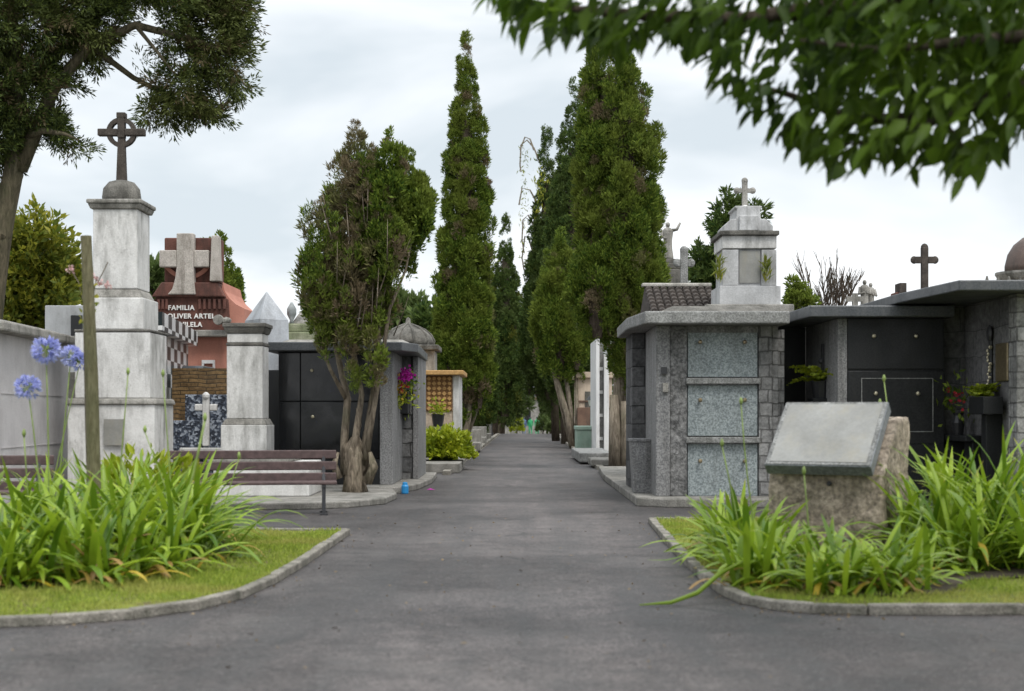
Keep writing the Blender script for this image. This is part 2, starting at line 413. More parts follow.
# ---------------------------------------------------------------- leaves
def unit(a): return a / np.maximum(np.linalg.norm(a, axis=1, keepdims=True), 1e-9)
def blades(Pn, D, L, W, bend=0.0):
    """one pointed four-cornered leaf per row"""
    n = len(Pn); D = unit(D)
    U = unit(np.cross(D, rng.normal(size=(n,3))))
    Nn = np.cross(D, U)
    L = np.broadcast_to(L, (n,))[:,None]; W = np.broadcast_to(W, (n,))[:,None]
    V = np.empty((n,4,3))
    V[:,0] = Pn; V[:,1] = Pn + D*L*.5 + U*W*.5 + Nn*L*bend; V[:,2] = Pn + D*L; V[:,3] = Pn + D*L*.5 - U*W*.5 + Nn*L*bend
    idx = np.arange(n*4); st = np.arange(n)*4
    return V.reshape(-1,3), idx, st
def broad_leaves(Pn, D, L, W, up=None, droop=.12, fold=.14):
    """pointed oval leaves folded along the midrib, 8 corners each"""
    n = len(Pn); D = unit(D)
    ref = rng.normal(size=(n,3)) if up is None else np.broadcast_to(up, (n,3)) + rng.normal(size=(n,3))*.35
    U = unit(np.cross(D, ref)); N = np.cross(U, D)
    L = np.broadcast_to(L,(n,))[:,None]; W = np.broadcast_to(W,(n,))[:,None]
    V = np.empty((n,8,3))
    def at(t, w, dz): return Pn + D*L*t + U*W*w - N*L*dz
    V[:,0] = Pn
    V[:,1] = at(.3,-.46,droop*.3-fold*.45); V[:,2] = at(.3,0,droop*.3); V[:,3] = at(.3,.46,droop*.3-fold*.45)
    V[:,4] = at(.65,-.36,droop*.8-fold*.3); V[:,5] = at(.65,0,droop*.8); V[:,6] = at(.65,.36,droop*.8-fold*.3)
    V[:,7] = at(1,0,droop*1.7)
    pat = [0,2,1, 0,3,2, 1,2,5,4, 2,3,6,5, 4,5,7, 5,6,7]
    lens = [3,3,4,4,3,3]
    idx = (np.arange(n)[:,None]*8 + np.array(pat)[None]).ravel()
    tot = len(pat); st = (np.arange(n)[:,None]*tot + np.cumsum([0]+lens[:-1])[None]).ravel()
    return V.reshape(-1,3), idx, st
def tufts(C, A, size, m, L, W, spread=.55, tint=None):
    """m leaves in a sprig at each centre C along axis A"""
    n = len(C); A = unit(A); size = np.broadcast_to(size,(n,))
    s = rng.random((n,m,1))
    jit = rng.normal(size=(n,m,3))
    Pn = C[:,None] + A[:,None]*size[:,None,None]*(s*1.0-.3) + jit*size[:,None,None]*.2*(1.15-s)
    D = A[:,None] + jit*spread
    Pn = Pn.reshape(-1,3); D = D.reshape(-1,3)
    k = len(Pn); sc = np.repeat(size, m)/np.mean(size)
    V, i, st = blades(Pn, D, L*(.7+.6*rng.random(k))*sc, W*(.7+.6*rng.random(k))*sc, .08)
    T = None if tint is None else np.repeat(np.repeat(tint, m), 4)
    return V, i, st, T
def join(parts):
    Vs=[];Is=[];Ss=[];Ts=[];vo=0;lo=0
    for V,i,s,T in parts:
        Vs.append(V);Is.append(i+vo);Ss.append(s+lo);Ts.append(np.zeros(len(V)) if T is None else T)
        vo+=len(V);lo+=len(i)
    return np.concatenate(Vs),np.concatenate(Is),np.concatenate(Ss),np.concatenate(Ts)
def spindle(t, lo=.14, sharp=1.5, mid=.35):
    a = np.minimum(1, t/lo)**.55
    b = np.where(t>mid, 1-((np.clip(t,mid,1)-mid)/(1-mid))**sharp, 1)
    return a*np.maximum(b,.13)
def spindle_old(base, top, r, spacing=.2, size=.3, m=22, L=.15, W=.05, lo=.14, sharp=1.5, mid=.35, brown=0.0, out=.5, gap=0.0, depth=1.0):
    """a tapering upright mass of sprigs; returns a leaf batch"""
    base=np.array(base,float); top=np.array(top,float); Hh=np.linalg.norm(top-base)
    n=int(2*PI*r*.75*Hh/spacing**2)
    t=rng.random(n*3); f=spindle(t,lo,sharp,mid); keep=rng.random(n*3)<f; t=t[keep][:n]; n=len(t)
    a=rng.random(n)*2*PI
    ph=rng.random(8)*2*PI
    lump=1+.10*np.sin(3*a+7*t+ph[0])+.10*np.sin(2*a-11*t*Hh/5+ph[1])+.07*np.sin(5*a+19*t+ph[2])
    rr=r*spindle(t,lo,sharp,mid)*lump*(1-.42*rng.random(n)**2.2)
    C=base+(top-base)*t[:,None]; C=C+np.stack([np.cos(a)*rr,np.sin(a)*rr*depth,np.zeros(n)],1)+rng.normal(size=(n,3))*spacing*.25
    if gap>0:
        g=np.sin(C[:,0]*5.1+ph[3])*np.sin(C[:,2]*3.7+ph[4])*np.sin(C[:,1]*4.3+ph[5]); C=C[g<1-gap]; a=a[g<1-gap]; n=len(C)
    A=np.stack([np.cos(a)*out,np.sin(a)*out,np.full(n,.85)],1)+rng.normal(size=(n,3))*.22
    tint=np.clip((rng.random(n)<brown)*(.5+.5*rng.random(n))+brown*.2,0,1)
    return tufts(C,A,size*(.65+.7*rng.random(n)),m,L,W,.5,tint)
def spindle_lobe(base, top, r, bs=.3, k=15, m=9, L=.1, W=.034, lo=.14, sharp=1.5, mid=.35, brown=0.0, dens=1.05):
    """a tapering upright mass of rounded leafy knobs; returns a leaf batch"""
    base=np.array(base,float); top=np.array(top,float); Hh=np.linalg.norm(top-base)
    n=int(2*PI*r*.72*Hh/bs**2*dens)+6
    t=rng.random(n*4); f=spindle(t,lo,sharp,mid); t=t[rng.random(n*4)<f][:n]; n=len(t)
    a=rng.random(n)*2*PI; ph=rng.random(8)*2*PI
    lump=1+.03*np.sin(3*a+9*t+ph[0])+.02*np.sin(2*a-7*t*Hh/5+ph[1])+.03*np.sin(5*a+23*t+ph[2])
    rb=bs*.52*(.6+.8*rng.random(n))*(.55+.45*spindle(t,lo,sharp,mid))
    rr=np.maximum(r*spindle(t,lo,sharp,mid)*lump*(1-.3*rng.random(n)**2)-rb*.6,.02)
    C=base+(top-base)*t[:,None]+np.stack([np.cos(a)*rr,np.sin(a)*rr,np.zeros(n)],1)+rng.normal(size=(n,3))*bs*.12
    O=np.stack([np.cos(a)*.75,np.sin(a)*.75,np.full(n,.55)],1)
    d=unit(np.repeat(O,k,0)*.9+rng.normal(size=(n*k,3))*.75)
    RB=np.repeat(rb,k)
    Pn=np.repeat(C,k,0)+d*RB[:,None]*np.array([1,1,1.45])*(.75+.3*rng.random((n*k,1)))
    A=d*.5+np.array([0,0,.85])
    tint=np.clip((rng.random(n)<brown)*(.45+.55*rng.random(n))+brown*.2*rng.random(n),0,1)
    return tufts(Pn,A,RB*.8,m,L,W,.5,np.repeat(tint,k))
def core_mb(mb, base, top, r, n=10, lo=.14, sharp=1.5, mid=.35):
    """the dense twiggy middle"""
    base=Vector(base); top=Vector(top)
    ts=[.04,.12,.25,.4,.55,.68,.78]
    pts=[base+(top-base)*t for t in ts]
    mb.tube(pts,[max(.02,r*.42*float(spindle(np.array([t]),lo,sharp,mid)[0])) for t in ts],n,.2)

# ================================================================ SETTING
def sheet(name, mat, xs, ys, dz, edge=None):
    mb = MB(); nx = len(xs)
    vs = [(x + (axis(y) if edge else 0), y, gz(y) + dz) for y in ys for x in xs]
    fs = [(j*nx+i, j*nx+i+1, (j+1)*nx+i+1, (j+1)*nx+i) for j in range(len(ys)-1) for i in range(nx-1)]
    mb.add(vs, fs); return structure(name, mb, mat)
ys_far = [22, 30, 40, 50, 60, 70, 80, 84, 88, 92, 96, 100, 105, 110, 120, 130, 150, 170, 200]
sheet('ground', 'earth', [-260, -60, -20, -5, 0, 5, 20, 60, 260], [-40, 0, 10] + ys_far + [260, 400, 700], 0)
# asphalt: the wide cross road and the long avenue, one sheet
m = MB(); m.add([(-40,-20,.004),(40,-20,.004),(40,20.6,.004),(-40,20.6,.004)], [(0,1,2,3)])
HW = 1.62
vs = []; ys = [20.6] + ys_far
for y in ys: vs += [(axis(y)-HW-(.7 if y < 32 else 0), y, gz(y)+.004), (axis(y)+HW+(.7 if y < 32 else 0), y, gz(y)+.004)]
m.add(vs, [(2*i, 2*i+1, 2*i+3, 2*i+2) for i in range(len(ys)-1)])
structure('road', m, 'asphalt')

def arc(cx, cy, r, a0, a1, n=9): return [(cx+r*math.cos(R(a0+(a1-a0)*i/n)), cy+r*math.sin(R(a0+(a1-a0)*i/n))) for i in range(n+1)]
def offset(poly, d):                        # shrink an anticlockwise outline
    n = len(poly); out = []
    for i in range(n):
        p0, p1, p2 = Vector(poly[i-1]), Vector(poly[i]), Vector(poly[(i+1)%n])
        e1 = (p1-p0).normalized(); e2 = (p2-p1).normalized()
        n1 = Vector((-e1.y, e1.x)); n2 = Vector((-e2.y, e2.x)); b = (n1+n2).normalized()
        q = p1 + b*(d/max(.35, b.dot(n1))); out.append((q.x, q.y))
    return out
def kerb_run(poly, w, z1, step=.85):
    """kerb stones laid end to end round an outline"""
    inn=offset(poly,w); mb=MB(); n=len(poly)
    for i in range(n):
        j=(i+1)%n; p,q=Vector(poly[i]),Vector(poly[j]); a,b=Vector(inn[i]),Vector(inn[j])
        k=max(1,round((q-p).length/step))
        for c in range(k):
            u0,u1=c/k,(c+1)/k; g=.006/max((q-p).length,.01) if (k>1 or (q-p).length>.55) else 0
            h=z1+random.uniform(-.006,.006); jx=random.uniform(-.005,.005)
            o0,o1=p.lerp(q,u0+g),p.lerp(q,u1); i0,i1=a.lerp(b,u0+g),a.lerp(b,u1)
            mb.add([(o0.x+jx,o0.y+jx,0),(o1.x+jx,o1.y+jx,0),(i1.x,i1.y,0),(i0.x,i0.y,0),(o0.x+jx,o0.y+jx,h),(o1.x+jx,o1.y+jx,h),(i1.x,i1.y,h),(i0.x,i0.y,h)],[(0,3,2,1),(4,5,6,7),(0,1,5,4),(1,2,6,5),(2,3,7,6),(3,0,4,7)])
    return mb, inn
# planting islands with stone kerbs
left_isl = [(-15,8.75),(-4.6,8.74),(-3.5,8.78)] + [(-2.9,8.95),(-2.45,9.22),(-2.12,9.65),(-1.93,10.25),(-1.84,11.2)] + [(-1.8,12.6),(-1.78,15.6),(-3.5,15.75),(-15,15.9)]
right_isl = [(15,9.46),(15,17.4),(1.66,17.3),(1.56,14.4),(1.5,11.4),(1.53,10.5)] + [(1.6,9.98),(1.76,9.66),(2.0,9.48),(2.35,9.4),(3.4,9.42)]
for isl in (left_isl, right_isl):
    a = sum(isl[i-1][0]*isl[i][1]-isl[i][0]*isl[i-1][1] for i in range(len(isl)))
    if a < 0: isl.reverse()
    kb, inn = kerb_run(isl, .09, .072); structure('kerb', kb, 'kerb', bevel=.012)
    t = MB(); t.add([(*p, .052) for p in inn], [tuple(range(len(inn)))]); structure('lawn', t, 'turf')
def inside(p, poly):
    x, y = p; c = False
    for i in range(len(poly)):
        x1,y1 = poly[i-1]; x2,y2 = poly[i]
        if (y1>y)!=(y2>y) and x < (x2-x1)*(y-y1)/(y2-y1)+x1: c = not c
    return c
# soil under the planting
def soil_patch(pts, z=.064):
    mb = MB(); mb.add([(x,y,z) for x,y in pts],[tuple(range(len(pts)))]); structure('soil_bed', mb, 'soil')
soilL = [(-9,10.55),(-5,10.45),(-3.6,10.5),(-3.0,10.9),(-2.72,11.6),(-2.62,13.4),(-2.95,14.4),(-9,14.9)]
soilR = [(1.95,11.2),(2.0,10.4),(2.5,9.98),(3.1,10.1),(3.5,10.9),(4.6,11.35),(9,11.4),(9,14.5),(2.2,14.2),(1.9,12.8)]
soil_patch(soilL); soil_patch(soilR)
# grass blades
def grass(isl, soil, xr, yr, n):
    inn = offset(isl, .075)
    x = rng.uniform(*xr, n); y = rng.uniform(*yr, n)
    k = [inside((a,b), inn) and not inside((a,b), soil) for a,b in zip(x,y)]
    nz = np.sin(x*2.3+1)*np.sin(y*1.9)+.5*np.sin(x*6.1)*np.sin(y*5.3+2)
    k = np.array(k) & (rng.random(n) < np.clip(.62+.55*nz, .05, 1))
    x=x[k]; y=y[k]; c=len(x)
    Pn=np.stack([x,y,np.full(c,.054)],1); D=np.stack([rng.normal(size=c)*.55,rng.normal(size=c)*.55,np.ones(c)],1)
    return blades(Pn,D,.025+.04*rng.random(c),.006+.005*rng.random(c),.1)+(None,)
V,i,s,_ = join([grass(left_isl,soilL,(-6.5,-1.8),(8.9,15.7),90000), grass(right_isl,soilR,(1.5,6),(9.5,17.3),70000)])
g = np_mesh('grass', V,i,s,'blade'); mark(g,'short patchy green grass edging the planting islands','grass',None,'stuff')
# raised pads under the tombs and along the avenue
def pad(poly, h=.12, mat='concrete', bev=.02):
    mb = MB(); mb.prism(poly, 0, h); structure('pavement', mb, mat, bevel=bev)
pad([(-30,19.5),(-2.95,19.55),(-2.3,19.9),(-1.85,20.7),(-1.78,22.0),(-1.95,23.3),(-4.3,23.3),(-4.3,20.6),(-30,20.6)], .1)
pad([(-4.6,23.5),(-1.85,23.5),(-1.62,24.6),(-1.5,26.8),(-1.55,29.3),(-4.6,29.3)], .11)
pad([(1.78,20.3),(2.2,20.0),(7,20.0),(14,19.8),(14,32),(1.95,32),(1.8,28)], .13)
for sgn, y0, y1 in ((-1,30.3,84),(1,33,84)):
    mb = MB()
    for y in np.arange(y0, y1, 2.4):
        xa = axis(y)+sgn*(HW+.02); xb = xa+sgn*.16
        mb.box(min(xa,xb),max(xa,xb),y,y+2.36,0,.09)
    structure('kerb', mb, 'kerb')
mb = MB(); mb.box(-14,-1.95,30.4,84,0,.05); structure('verge', mb, 'earth')
mb = MB(); mb.box(2.7,14,33.2,84,0,.05); structure('verge', mb, 'earth')

# ================================================================ LEFT SIDE
# benches
def make_bench(loc, rz, label):
    t = thing('park_bench', label, 'bench', (0,0,0), 'slatted benches along the cross road')
    L = 2.2
    for k,(z,y) in enumerate(((.775,.30),(.625,.25),(.475,.20))):
        mb = MB(); mb.box(-L/2,L/2,y-.02,y+.02,z-.058,z+.058); part('back_slat', mb, 'bench', t, .012)
    for k,y in enumerate((-.24,-.1,.04)):
        mb = MB(); mb.box(-L/2,L/2,y-.06,y+.06,.395,.435); part('seat_slat', mb, 'bench', t, .01)
    for x in (-.93,.93):
        mb = MB()
        mb.tube([(x,-.30,0),(x,-.27,.2),(x,-.25,.38)],.025,6)
        mb.tube([(x,.20,0),(x,.10,.2),(x,.12,.4),(x,.225,.55),(x,.335,.83)],.025,6)
        mb.box(x-.025,x+.025,-.29,.13,.36,.394); mb.cbox(x,-.3,.1,.1,0,.02); mb.cbox(x,.2,.1,.1,0,.02)
        part('leg', mb, 'iron', t)
    t.location = loc; t.rotation_euler = (0,0,rz); return t
b = make_bench((-3.42,18.75,.004), R(8), 'purple brown slatted bench in front of the white square pillar')
copy_tree(b, (X(52,16.5)-1.15,16.45,.004), 'slatted bench cut by the picture edge, before the pale grey marble tomb', rz=R(9))

# pale grey marble tomb at the very left
t = thing('grey_tomb', 'pale grey marble tomb with an overhanging mossy stone roof slab', 'tomb', (-8.2,21,0))
mb = MB(); mb.box(-9.9,-6.95,19.1,23.2,0,2.42); mb.rot(-6.95,19.1,R(4)); part('wall', mb, 'lilac_marble', t)
mb = MB(); mb.box(-7.12,-6.93,18.98,19.24,0,2.42); part('corner_post', mb, 'white_clean', t, .01)
mb = MB(); mb.box(-10.1,-6.72,18.75,23.5,2.423,2.56); mb.box(-10,-6.85,19.2,23.3,2.56,2.66,(.3,.3)); mb.rot(-6.95,19.1,R(4)); part('roof', mb, 'oldstone', t, .03)
for zz in (.85,1.6): 
    mb = MB(); mb.box(-6.955,-6.938,19.4,22.9,zz,zz+.012); mb.rot(-6.95,19.1,R(4)); part('joint', mb, 'lilac_marble', t)

# celtic cross monument
cx, cy = -6.16, 22.45
t = thing('celtic_cross_monument', 'tall white marble pedestal carrying a dark ringed celtic cross', 'monument', (cx,cy,0))
def tier(name, w, d, z0, z1, mat='white', top=None, bev=.015): 
    mb = MB(); mb.cbox(cx,cy,w,d,z0,z1,top); return part(name, mb, mat, t, bev)
tier('plinth', 1.34, 1.22, 0, 1.46); tier('ledge', 1.42, 1.3, 1.463, 1.56, 'oldstone', (.03,.03), .03)
tier('lower_block', 1.16, 1.06, 1.563, 2.58); tier('joint_course', 1.18, 1.08, 2.583, 2.625, 'darkstone')
tier('upper_block', .92, .94, 2.628, 3.12); tier('moulding', .84, .88, 3.123, 3.26, 'oldstone', (.07,.07), .02)
tier('shaft', .69, .76, 3.263, 4.5)
tier('cornice', .76, .82, 4.503, 4.58, 'oldstone', (-.03,-.03), .012); tier('cornice_slab', .86, .92, 4.583, 4.65, 'oldstone', None, .02)
mb = MB(); mb.lathe(cx,cy,[(.3,4.653),(.31,4.72),(.29,4.86),(.2,4.97),(.1,5.0)],12); part('domed_cap', mb, 'darkstone', t, smooth=True)
mb = MB(); cz=5.76
mb.cbox(cx,cy,.15,.14,4.98,cz-.09,(.022,.02)); mb.box(cx-.055,cx+.055,cy-.065,cy+.065,cz-.092,6.06)
mb.box(cx-.37,cx-.057,cy-.06,cy+.06,cz-.055,cz+.055); mb.box(cx+.057,cx+.37,cy-.06,cy+.06,cz-.055,cz+.055)
mb.box(cx-.07,cx+.07,cy-.07,cy+.07,5.985,6.07)
part('celtic_cross', mb, 'crossstone', t, .012)
mb = MB(); n=24; ro,ri=.235,.165
for k in range(n):
    a=2*PI*k/n
    for r_,y_ in ((ro,-.045),(ro,.045),(ri,.045),(ri,-.045)): mb.v.append((cx+r_*math.cos(a),cy+y_,cz+r_*math.sin(a)))
for k in range(n):
    for q in range(4): mb.f.append((k*4+q,k*4+(q+1)%4,((k+1)%n)*4+(q+1)%4,((k+1)%n)*4+q))
part('cross_ring', mb, 'crossstone', t)
mb = MB(); mb.box(X(104,21.8),X(124,21.8),cy-.665,cy-.655,.84,1.24); part('inscribed_plate', mb, 'plaque', t)
for k in range(9):   # worn lines cut in the shaft
    pass

# narrow weathered grave between
t = thing('weathered_grave', 'narrow blotched grave with stepped white ledges beside the celtic cross pedestal', 'grave', (-7.55,25,0))
mb = MB(); mb.box(-8.2,-6.9,24.9,25.5,0,2.05); part('headstone', mb, 'darkstone', t, .03)
for z0 in (.55,.95,1.2):
    mb = MB(); mb.box(-8.2,-6.95,24.3-(.3 if z0<.9 else 0),24.895,z0,z0+.1); part('ledge', mb, 'white', t, .01)
t = thing('white_tomb', 'small white tomb with a dark square panel showing behind the wooden stake', 'tomb', (-8.4,28.5,0))
mb = MB(); mb.box(-9.2,-7.9,28,30,0,3.45); part('wall', mb, 'white_clean', t, .02)
mb = MB(); mb.box(X(70,27.9),X(81,27.9),27.95,27.998,2.85,3.25); part('panel', mb, 'black', t)

# checkered tomb
t = thing('checkered_tomb', 'tomb clad in black and white chequered tiles', 'tomb', (-7.4,27.5,0))
mb = MB(); mb.box(-7.35,-6.3,24.95,30.9,0,2.78); mb.rot(-6.3,24.95,R(7)); part('tiled_wall', mb, 'checker', t)
mb = MB(); mb.box(-7.3,-6.12,24.8,31.1,2.783,3.1); mb.rot(-6.3,24.95,R(7)); part('tiled_parapet', mb, 'checker', t)

# red tomb with white cross
D = 32.0
def bx(px0,px1,py0,py1,d0,d1): return (X(px0,d0),X(px1,d0),d0,d1,Z(py1,d0),Z(py0,d0))
t = thing('red_tomb', 'tall red brown family tomb with a big white cross on its headpiece', 'tomb', (-7.1,33,0))
mb = MB(); mb.box(X(150,D),X(236,D),D+.35,D+3,0,3.05); part('lower_wall', mb, 'pink', t)
mb = MB(); mb.box(X(180,D),X(228,D),D+.05,D+3.1,3.053,3.2); part('ledge', mb, 'oldstone', t, .02)
mb = MB(); mb.slab([(X(152,D),3.203),(X(228,D),3.203),(X(226,D),3.9),(X(218,D),4.02),(X(158,D),4.02),(X(152,D),3.9)],D+.2,D+2.6); part('inscription_wall', mb, 'red', t)
for k,px in enumerate((156,160,164,197,202,207,212,217,222)):
    mb = MB(); mb.box(X(px,D),X(px+2.4,D),D+.13,D+.197,3.68,3.9); part('flute', mb, 'red', t)
mb = MB(); mb.slab([(X(150,D),3.95),(X(224,D),3.95),(X(216,D),4.28),(X(160,D),4.28)],D+.1,D+2.2); part('shoulder', mb, 'red', t, .03)
mb = MB(); mb.box(X(161,D),X(216,D),D+.3,D+.9,4.283,5.31); part('headpiece', mb, 'red', t, .03)
mb = MB()
for s_ in (-1,1):
    mb=MB(); c0x=X(184.5,D); pts=[]
    for k in range(9):
        a=R(-90+s_*(12+k*9)); pts.append((c0x+.62*math.cos(a),4.98+.62*math.sin(a)))
    for k in range(8):
        (xa,za),(xb,zb)=pts[k],pts[k+1]
        mb.add([(xa,D+.25,za),(xb,D+.25,zb),(xb*.85+c0x*.15,D+.25,zb*.85+4.98*.15),(xa*.85+c0x*.15,D+.25,za*.85+4.98*.15),
                (xa,D+.3,za),(xb,D+.3,zb),(xb*.85+c0x*.15,D+.3,zb*.85+4.98*.15),(xa*.85+c0x*.15,D+.3,za*.85+4.98*.15)],
               [(0,1,2,3),(7,6,5,4),(0,4,5,1),(1,5,6,2),(2,6,7,3),(3,7,4,0)])
    part('arc_ornament', mb, 'pink', t)
xl,xr=X(176,D),X(193,D)
mb = MB(); mb.slab([(X(167,D),4.0),(X(195,D),4.0),(X(193.2,D),4.35),(xr,4.62),(xr,5.38),(xl,5.38),(xl,4.62),(X(174.5,D),4.35),(X(171.5,D),4.12)],D+.04,D+.28)
mb.box(X(158.5,D),xl-.002,D+.06,D+.27,4.62,5.0); mb.box(xr+.002,X(208,D),D+.06,D+.27,4.62,5.0)
part('white_cross', mb, 'lightold', t, .02)
mb = MB(); mb.slab([(X(209,D),4.3),(X(220,D),4.3),(X(219,D),4.7),(X(218,D),5.33),(X(211,D),5.33)],D+.05,D+.32); part('side_fin', mb, 'lightold', t, .02)
mb = MB(); pts=[(X(220,D),4.3),(X(222,D),4.1),(X(226,D),3.95),(X(233,D),3.8),(X(242,D),3.7),(X(242,D),3.05),(X(229,D),3.05),(X(218,D),4.0)]
mb.slab(pts[::-1],D+.3,D+2.4); part('side_wing', mb, 'pink', t)
mb = MB(); mb.box(X(199,D),X(201,D),D+.28,D+.347,1.5,2.45); mb.box(X(199,D),X(212,D),D+.28,D+.347,2.453,2.53); mb.box(X(210,D),X(212,D),D+.28,D+.347,1.5,2.45); part('door_frame', mb, 'white_clean', t)
mb = MB(); mb.lathe(0,0,[(.11,-.08),(.12,0),(.11,.08)],14); 
mb.v=[(X(219,D)+x*1.0,D-.05+z,3.42+y) for x,y,z in mb.v]; mb.ball((X(226,D),D-.02,3.4),.12,8,(1.2,1,.7),.15); part('stone_wreath', mb, 'oldstone', t)
def text(body, x, z, y, size, parent, name='lettering', mat='letter', ang=R(90), rz=0):
    cu = bpy.data.curves.new(name,'FONT'); cu.body=body; cu.size=size; cu.extrude=.012; cu.offset=.004; cu.space_character=1.12
    o = bpy.data.objects.new(name,cu); link(o,parent); off=base_of(parent)
    cu.materials.append(M[mat]); bpy.context.view_layer.update()
    me=bpy.data.meshes.new_from_object(o.evaluated_get(bpy.context.evaluated_depsgraph_get())); bpy.data.objects.remove(o)
    o=bpy.data.objects.new(name,me); link(o,parent)
    o.location=Vector((x,y,z))-off; o.rotation_euler=(ang,0,rz); return o
text('FAMILIA', X(166,D), 3.66, D+.185, .152, t); text('OLIVER ARTEL', X(165.5,D), 3.47, D+.185, .152, t); text('VILELA', X(178,D), 3.28, D+.185, .152, t)

t = thing('dark_roofed_tomb', 'low dark tomb with a lead grey hipped lid beside the salmon wall', 'tomb', (X(190,29.5),30,0))
mb = MB(); mb.box(X(180,29),X(201,29),29,30.5,0,2.0); part('body', mb, 'darkstone', t, .02)
mb = MB(); mb.box(X(179,29),X(202,29),28.9,30.6,2.003,2.3,(.02,.3)); part('lid', mb, 'darkroof', t, .02)

# tan coursed wall
t = thing('tan_stone_grave', 'grave wall of narrow tan stone courses behind the dark mosaic grave', 'grave', (-5.9,27.2,0))
mb = MB(); mb.box(X(172,27),X(228,27),27,27.5,0,2.18); part('wall', mb, 'tanbrick', t)
mb = MB(); mb.box(X(170,27),X(184,27),26.2,26.998,0,1.45); part('side_wall', mb, 'tanbrick', t)
# mosaic grave with white cross
D=25.4
t = thing('mosaic_grave', 'dark pebble mosaic grave bearing a small white cross', 'grave', (-5.6,25.6,0))
mb = MB(); mb.box(X(185,D),X(228,D),D,D+.3,.5,1.66); part('headstone', mb, 'mosaic', t, .01)
mb = MB(); mb.box(X(163,D),X(228,D),D-.25,D-.003,0,1.2); mb.v=[(x,y,z) for x,y,z in mb.v]; part('lower_slab', mb, 'mosaic', t, .01)
mb = MB(); mb.box(X(186,D),X(228,D),D-.5,D-.253,.6,.72); part('shelf', mb, 'white', t, .01)
c0=X(206,D-.3); 
mb = MB(); mb.box(c0-.06,c0+.06,D-.33,D-.255,.75,1.62); mb.box(c0-.2,c0-.062,D-.32,D-.257,1.37,1.49); mb.box(c0+.062,c0+.2,D-.32,D-.257,1.37,1.49)
mb.ball((c0,D-.3,1.63),.075,8); part('white_cross', mb, 'white', t, .02)

# square white pillar and its low tomb
D=23.0; cx,cy=X(244.5,D),D+.3
t = thing('white_pillar', 'square weathered white pillar with dark cornice mouldings', 'pillar', (cx,cy,0))
def tier2(name,w,z0,z1,mat='white',top=None,bev=.012):
    mb=MB(); mb.cbox(cx,cy,w,w,z0,z1,top); part(name,mb,mat,t,bev)
tier2('base',.74,.0,1.14); tier2('base_moulding',.72,1.143,1.24,'oldstone',(.05,.05)); tier2('shaft',.58,1.243,2.42)
tier2('necking',.6,2.423,2.47,'darkstone'); tier2('frieze',.57,2.473,2.62); tier2('cornice',.6,2.623,2.72,'darkstone',(-.04,-.04)); tier2('cap',.7,2.723,2.79,'darkstone')
t = thing('low_tomb', 'low pale concrete tomb showing under the purple brown bench', 'tomb', (-3.9,21.6,0))
mb=MB(); mb.box(X(213,21),X(309,21),21,22.4,.1,.6); part('body',mb,'white',t,.02)
mb=MB(); mb.box(X(206,21),X(288,21),21.05,22.35,.603,.7); part('lid',mb,'oldstone',t,.02)

# pointed obelisk
D=30.0; cx,cy=X(263,D),D+.45
t = thing('obelisk_tomb', 'grey white pointed obelisk rising behind the square pillar', 'obelisk', (cx,cy,0))
st=len(MB().v); mb=MB(); mb.cbox(cx,cy,.82,.82,0,3.3,(.07,.07)); mb.cbox(cx,cy,.68,.68,3.303,3.92,(.33,.33)); mb.rot(cx,cy,R(38)); part('shaft',mb,'bluegrey',t,.008)
mb=MB(); mb.cbox(cx,cy,1.3,1.3,0,.6); mb.rot(cx,cy,R(38)); part('plinth',mb,'oldstone',t,.02)
t = thing('dark_headstone', 'plain dark granite headstone between the square pillar and the black mausoleum', 'headstone', (X(272,27),27.2,0))
mb=MB(); mb.box(X(266,27),X(284,27),27,27.3,.25,2.15); part('stone',mb,'blackmatt',t,.01)
mb=MB(); mb.box(X(262,27),X(288,27),26.5,27.6,0,.247); part('base',mb,'oldstone',t,.01)

# black mausoleum with two rows of panels
D=24.3
t = thing('black_mausoleum', 'flat roofed black granite mausoleum behind the multi stemmed tree', 'mausoleum', (-3,26,0))
mb=MB(); mb.box(X(278,D),X(380,D)-.002,D+.06,D+4.4,.11,2.38); part('wall',mb,'blackmatt',t)
def row(px0,px1,z0,z1): 
    mb=MB(); mb.box(X(px0,D),X(px1,D),D,D+.056,z0,z1); return part('panel',mb,'black',t,.006)
for a,b_ in ((279,300),(300.8,379)):
    p=row(a,b_,.55,1.52); 
    if b_>350:
        k=MB(); k.ball((X(313,D),D-.03,1.27),.03,8); part('knob',k,'brass',p)
    p=row(a,b_,1.54,2.36)
    if b_>350:
        k=MB(); k.ball((X(312,D),D-.03,2.06),.03,8); part('knob',k,'brass',p)
mb=MB(); mb.box(X(278,D),X(380,D)-.004,D-.03,D+.054,.112,.54); part('base_course',mb,'blackmatt',t)
mb=MB(); mb.box(X(380,D),X(393,D),D-.04,D+2.2,.11,2.38); part('granite_pillar',mb,'greygran',t,.01)
D2=26.4
mb=MB(); mb.box(X(393,D)+.002,X(413,D2),D2,D2+2.3,.11,2.38); part('rubble_wall',mb,'rubble',t)
mb=MB(); mb.box(X(413,D2)+.002,X(418.5,D2),D2-.04,D2+2.3,.11,2.38); part('edge_strip',mb,'greygran',t,.01)
mb=MB(); mb.prism([(X(264,24.1),23.95),(X(402,23.95),23.95),(X(418,24.6),24.7),(X(420,26.5),28.9),(X(264,24.1),28.9)],2.383,2.53); part('roof',mb,'darkroof',t,.015)
mb=MB(); mb.box(X(264,24.1)+.2,-1.75,24.4,28.6,2.533,2.6,(.15,.15)); part('roof_screed',mb,'oldstone',t,.02)
vt = thing('flower_box','black wall box of magenta and yellow flowers on the black mausoleum side','flower box',(X(396,26),26.2,1.4))
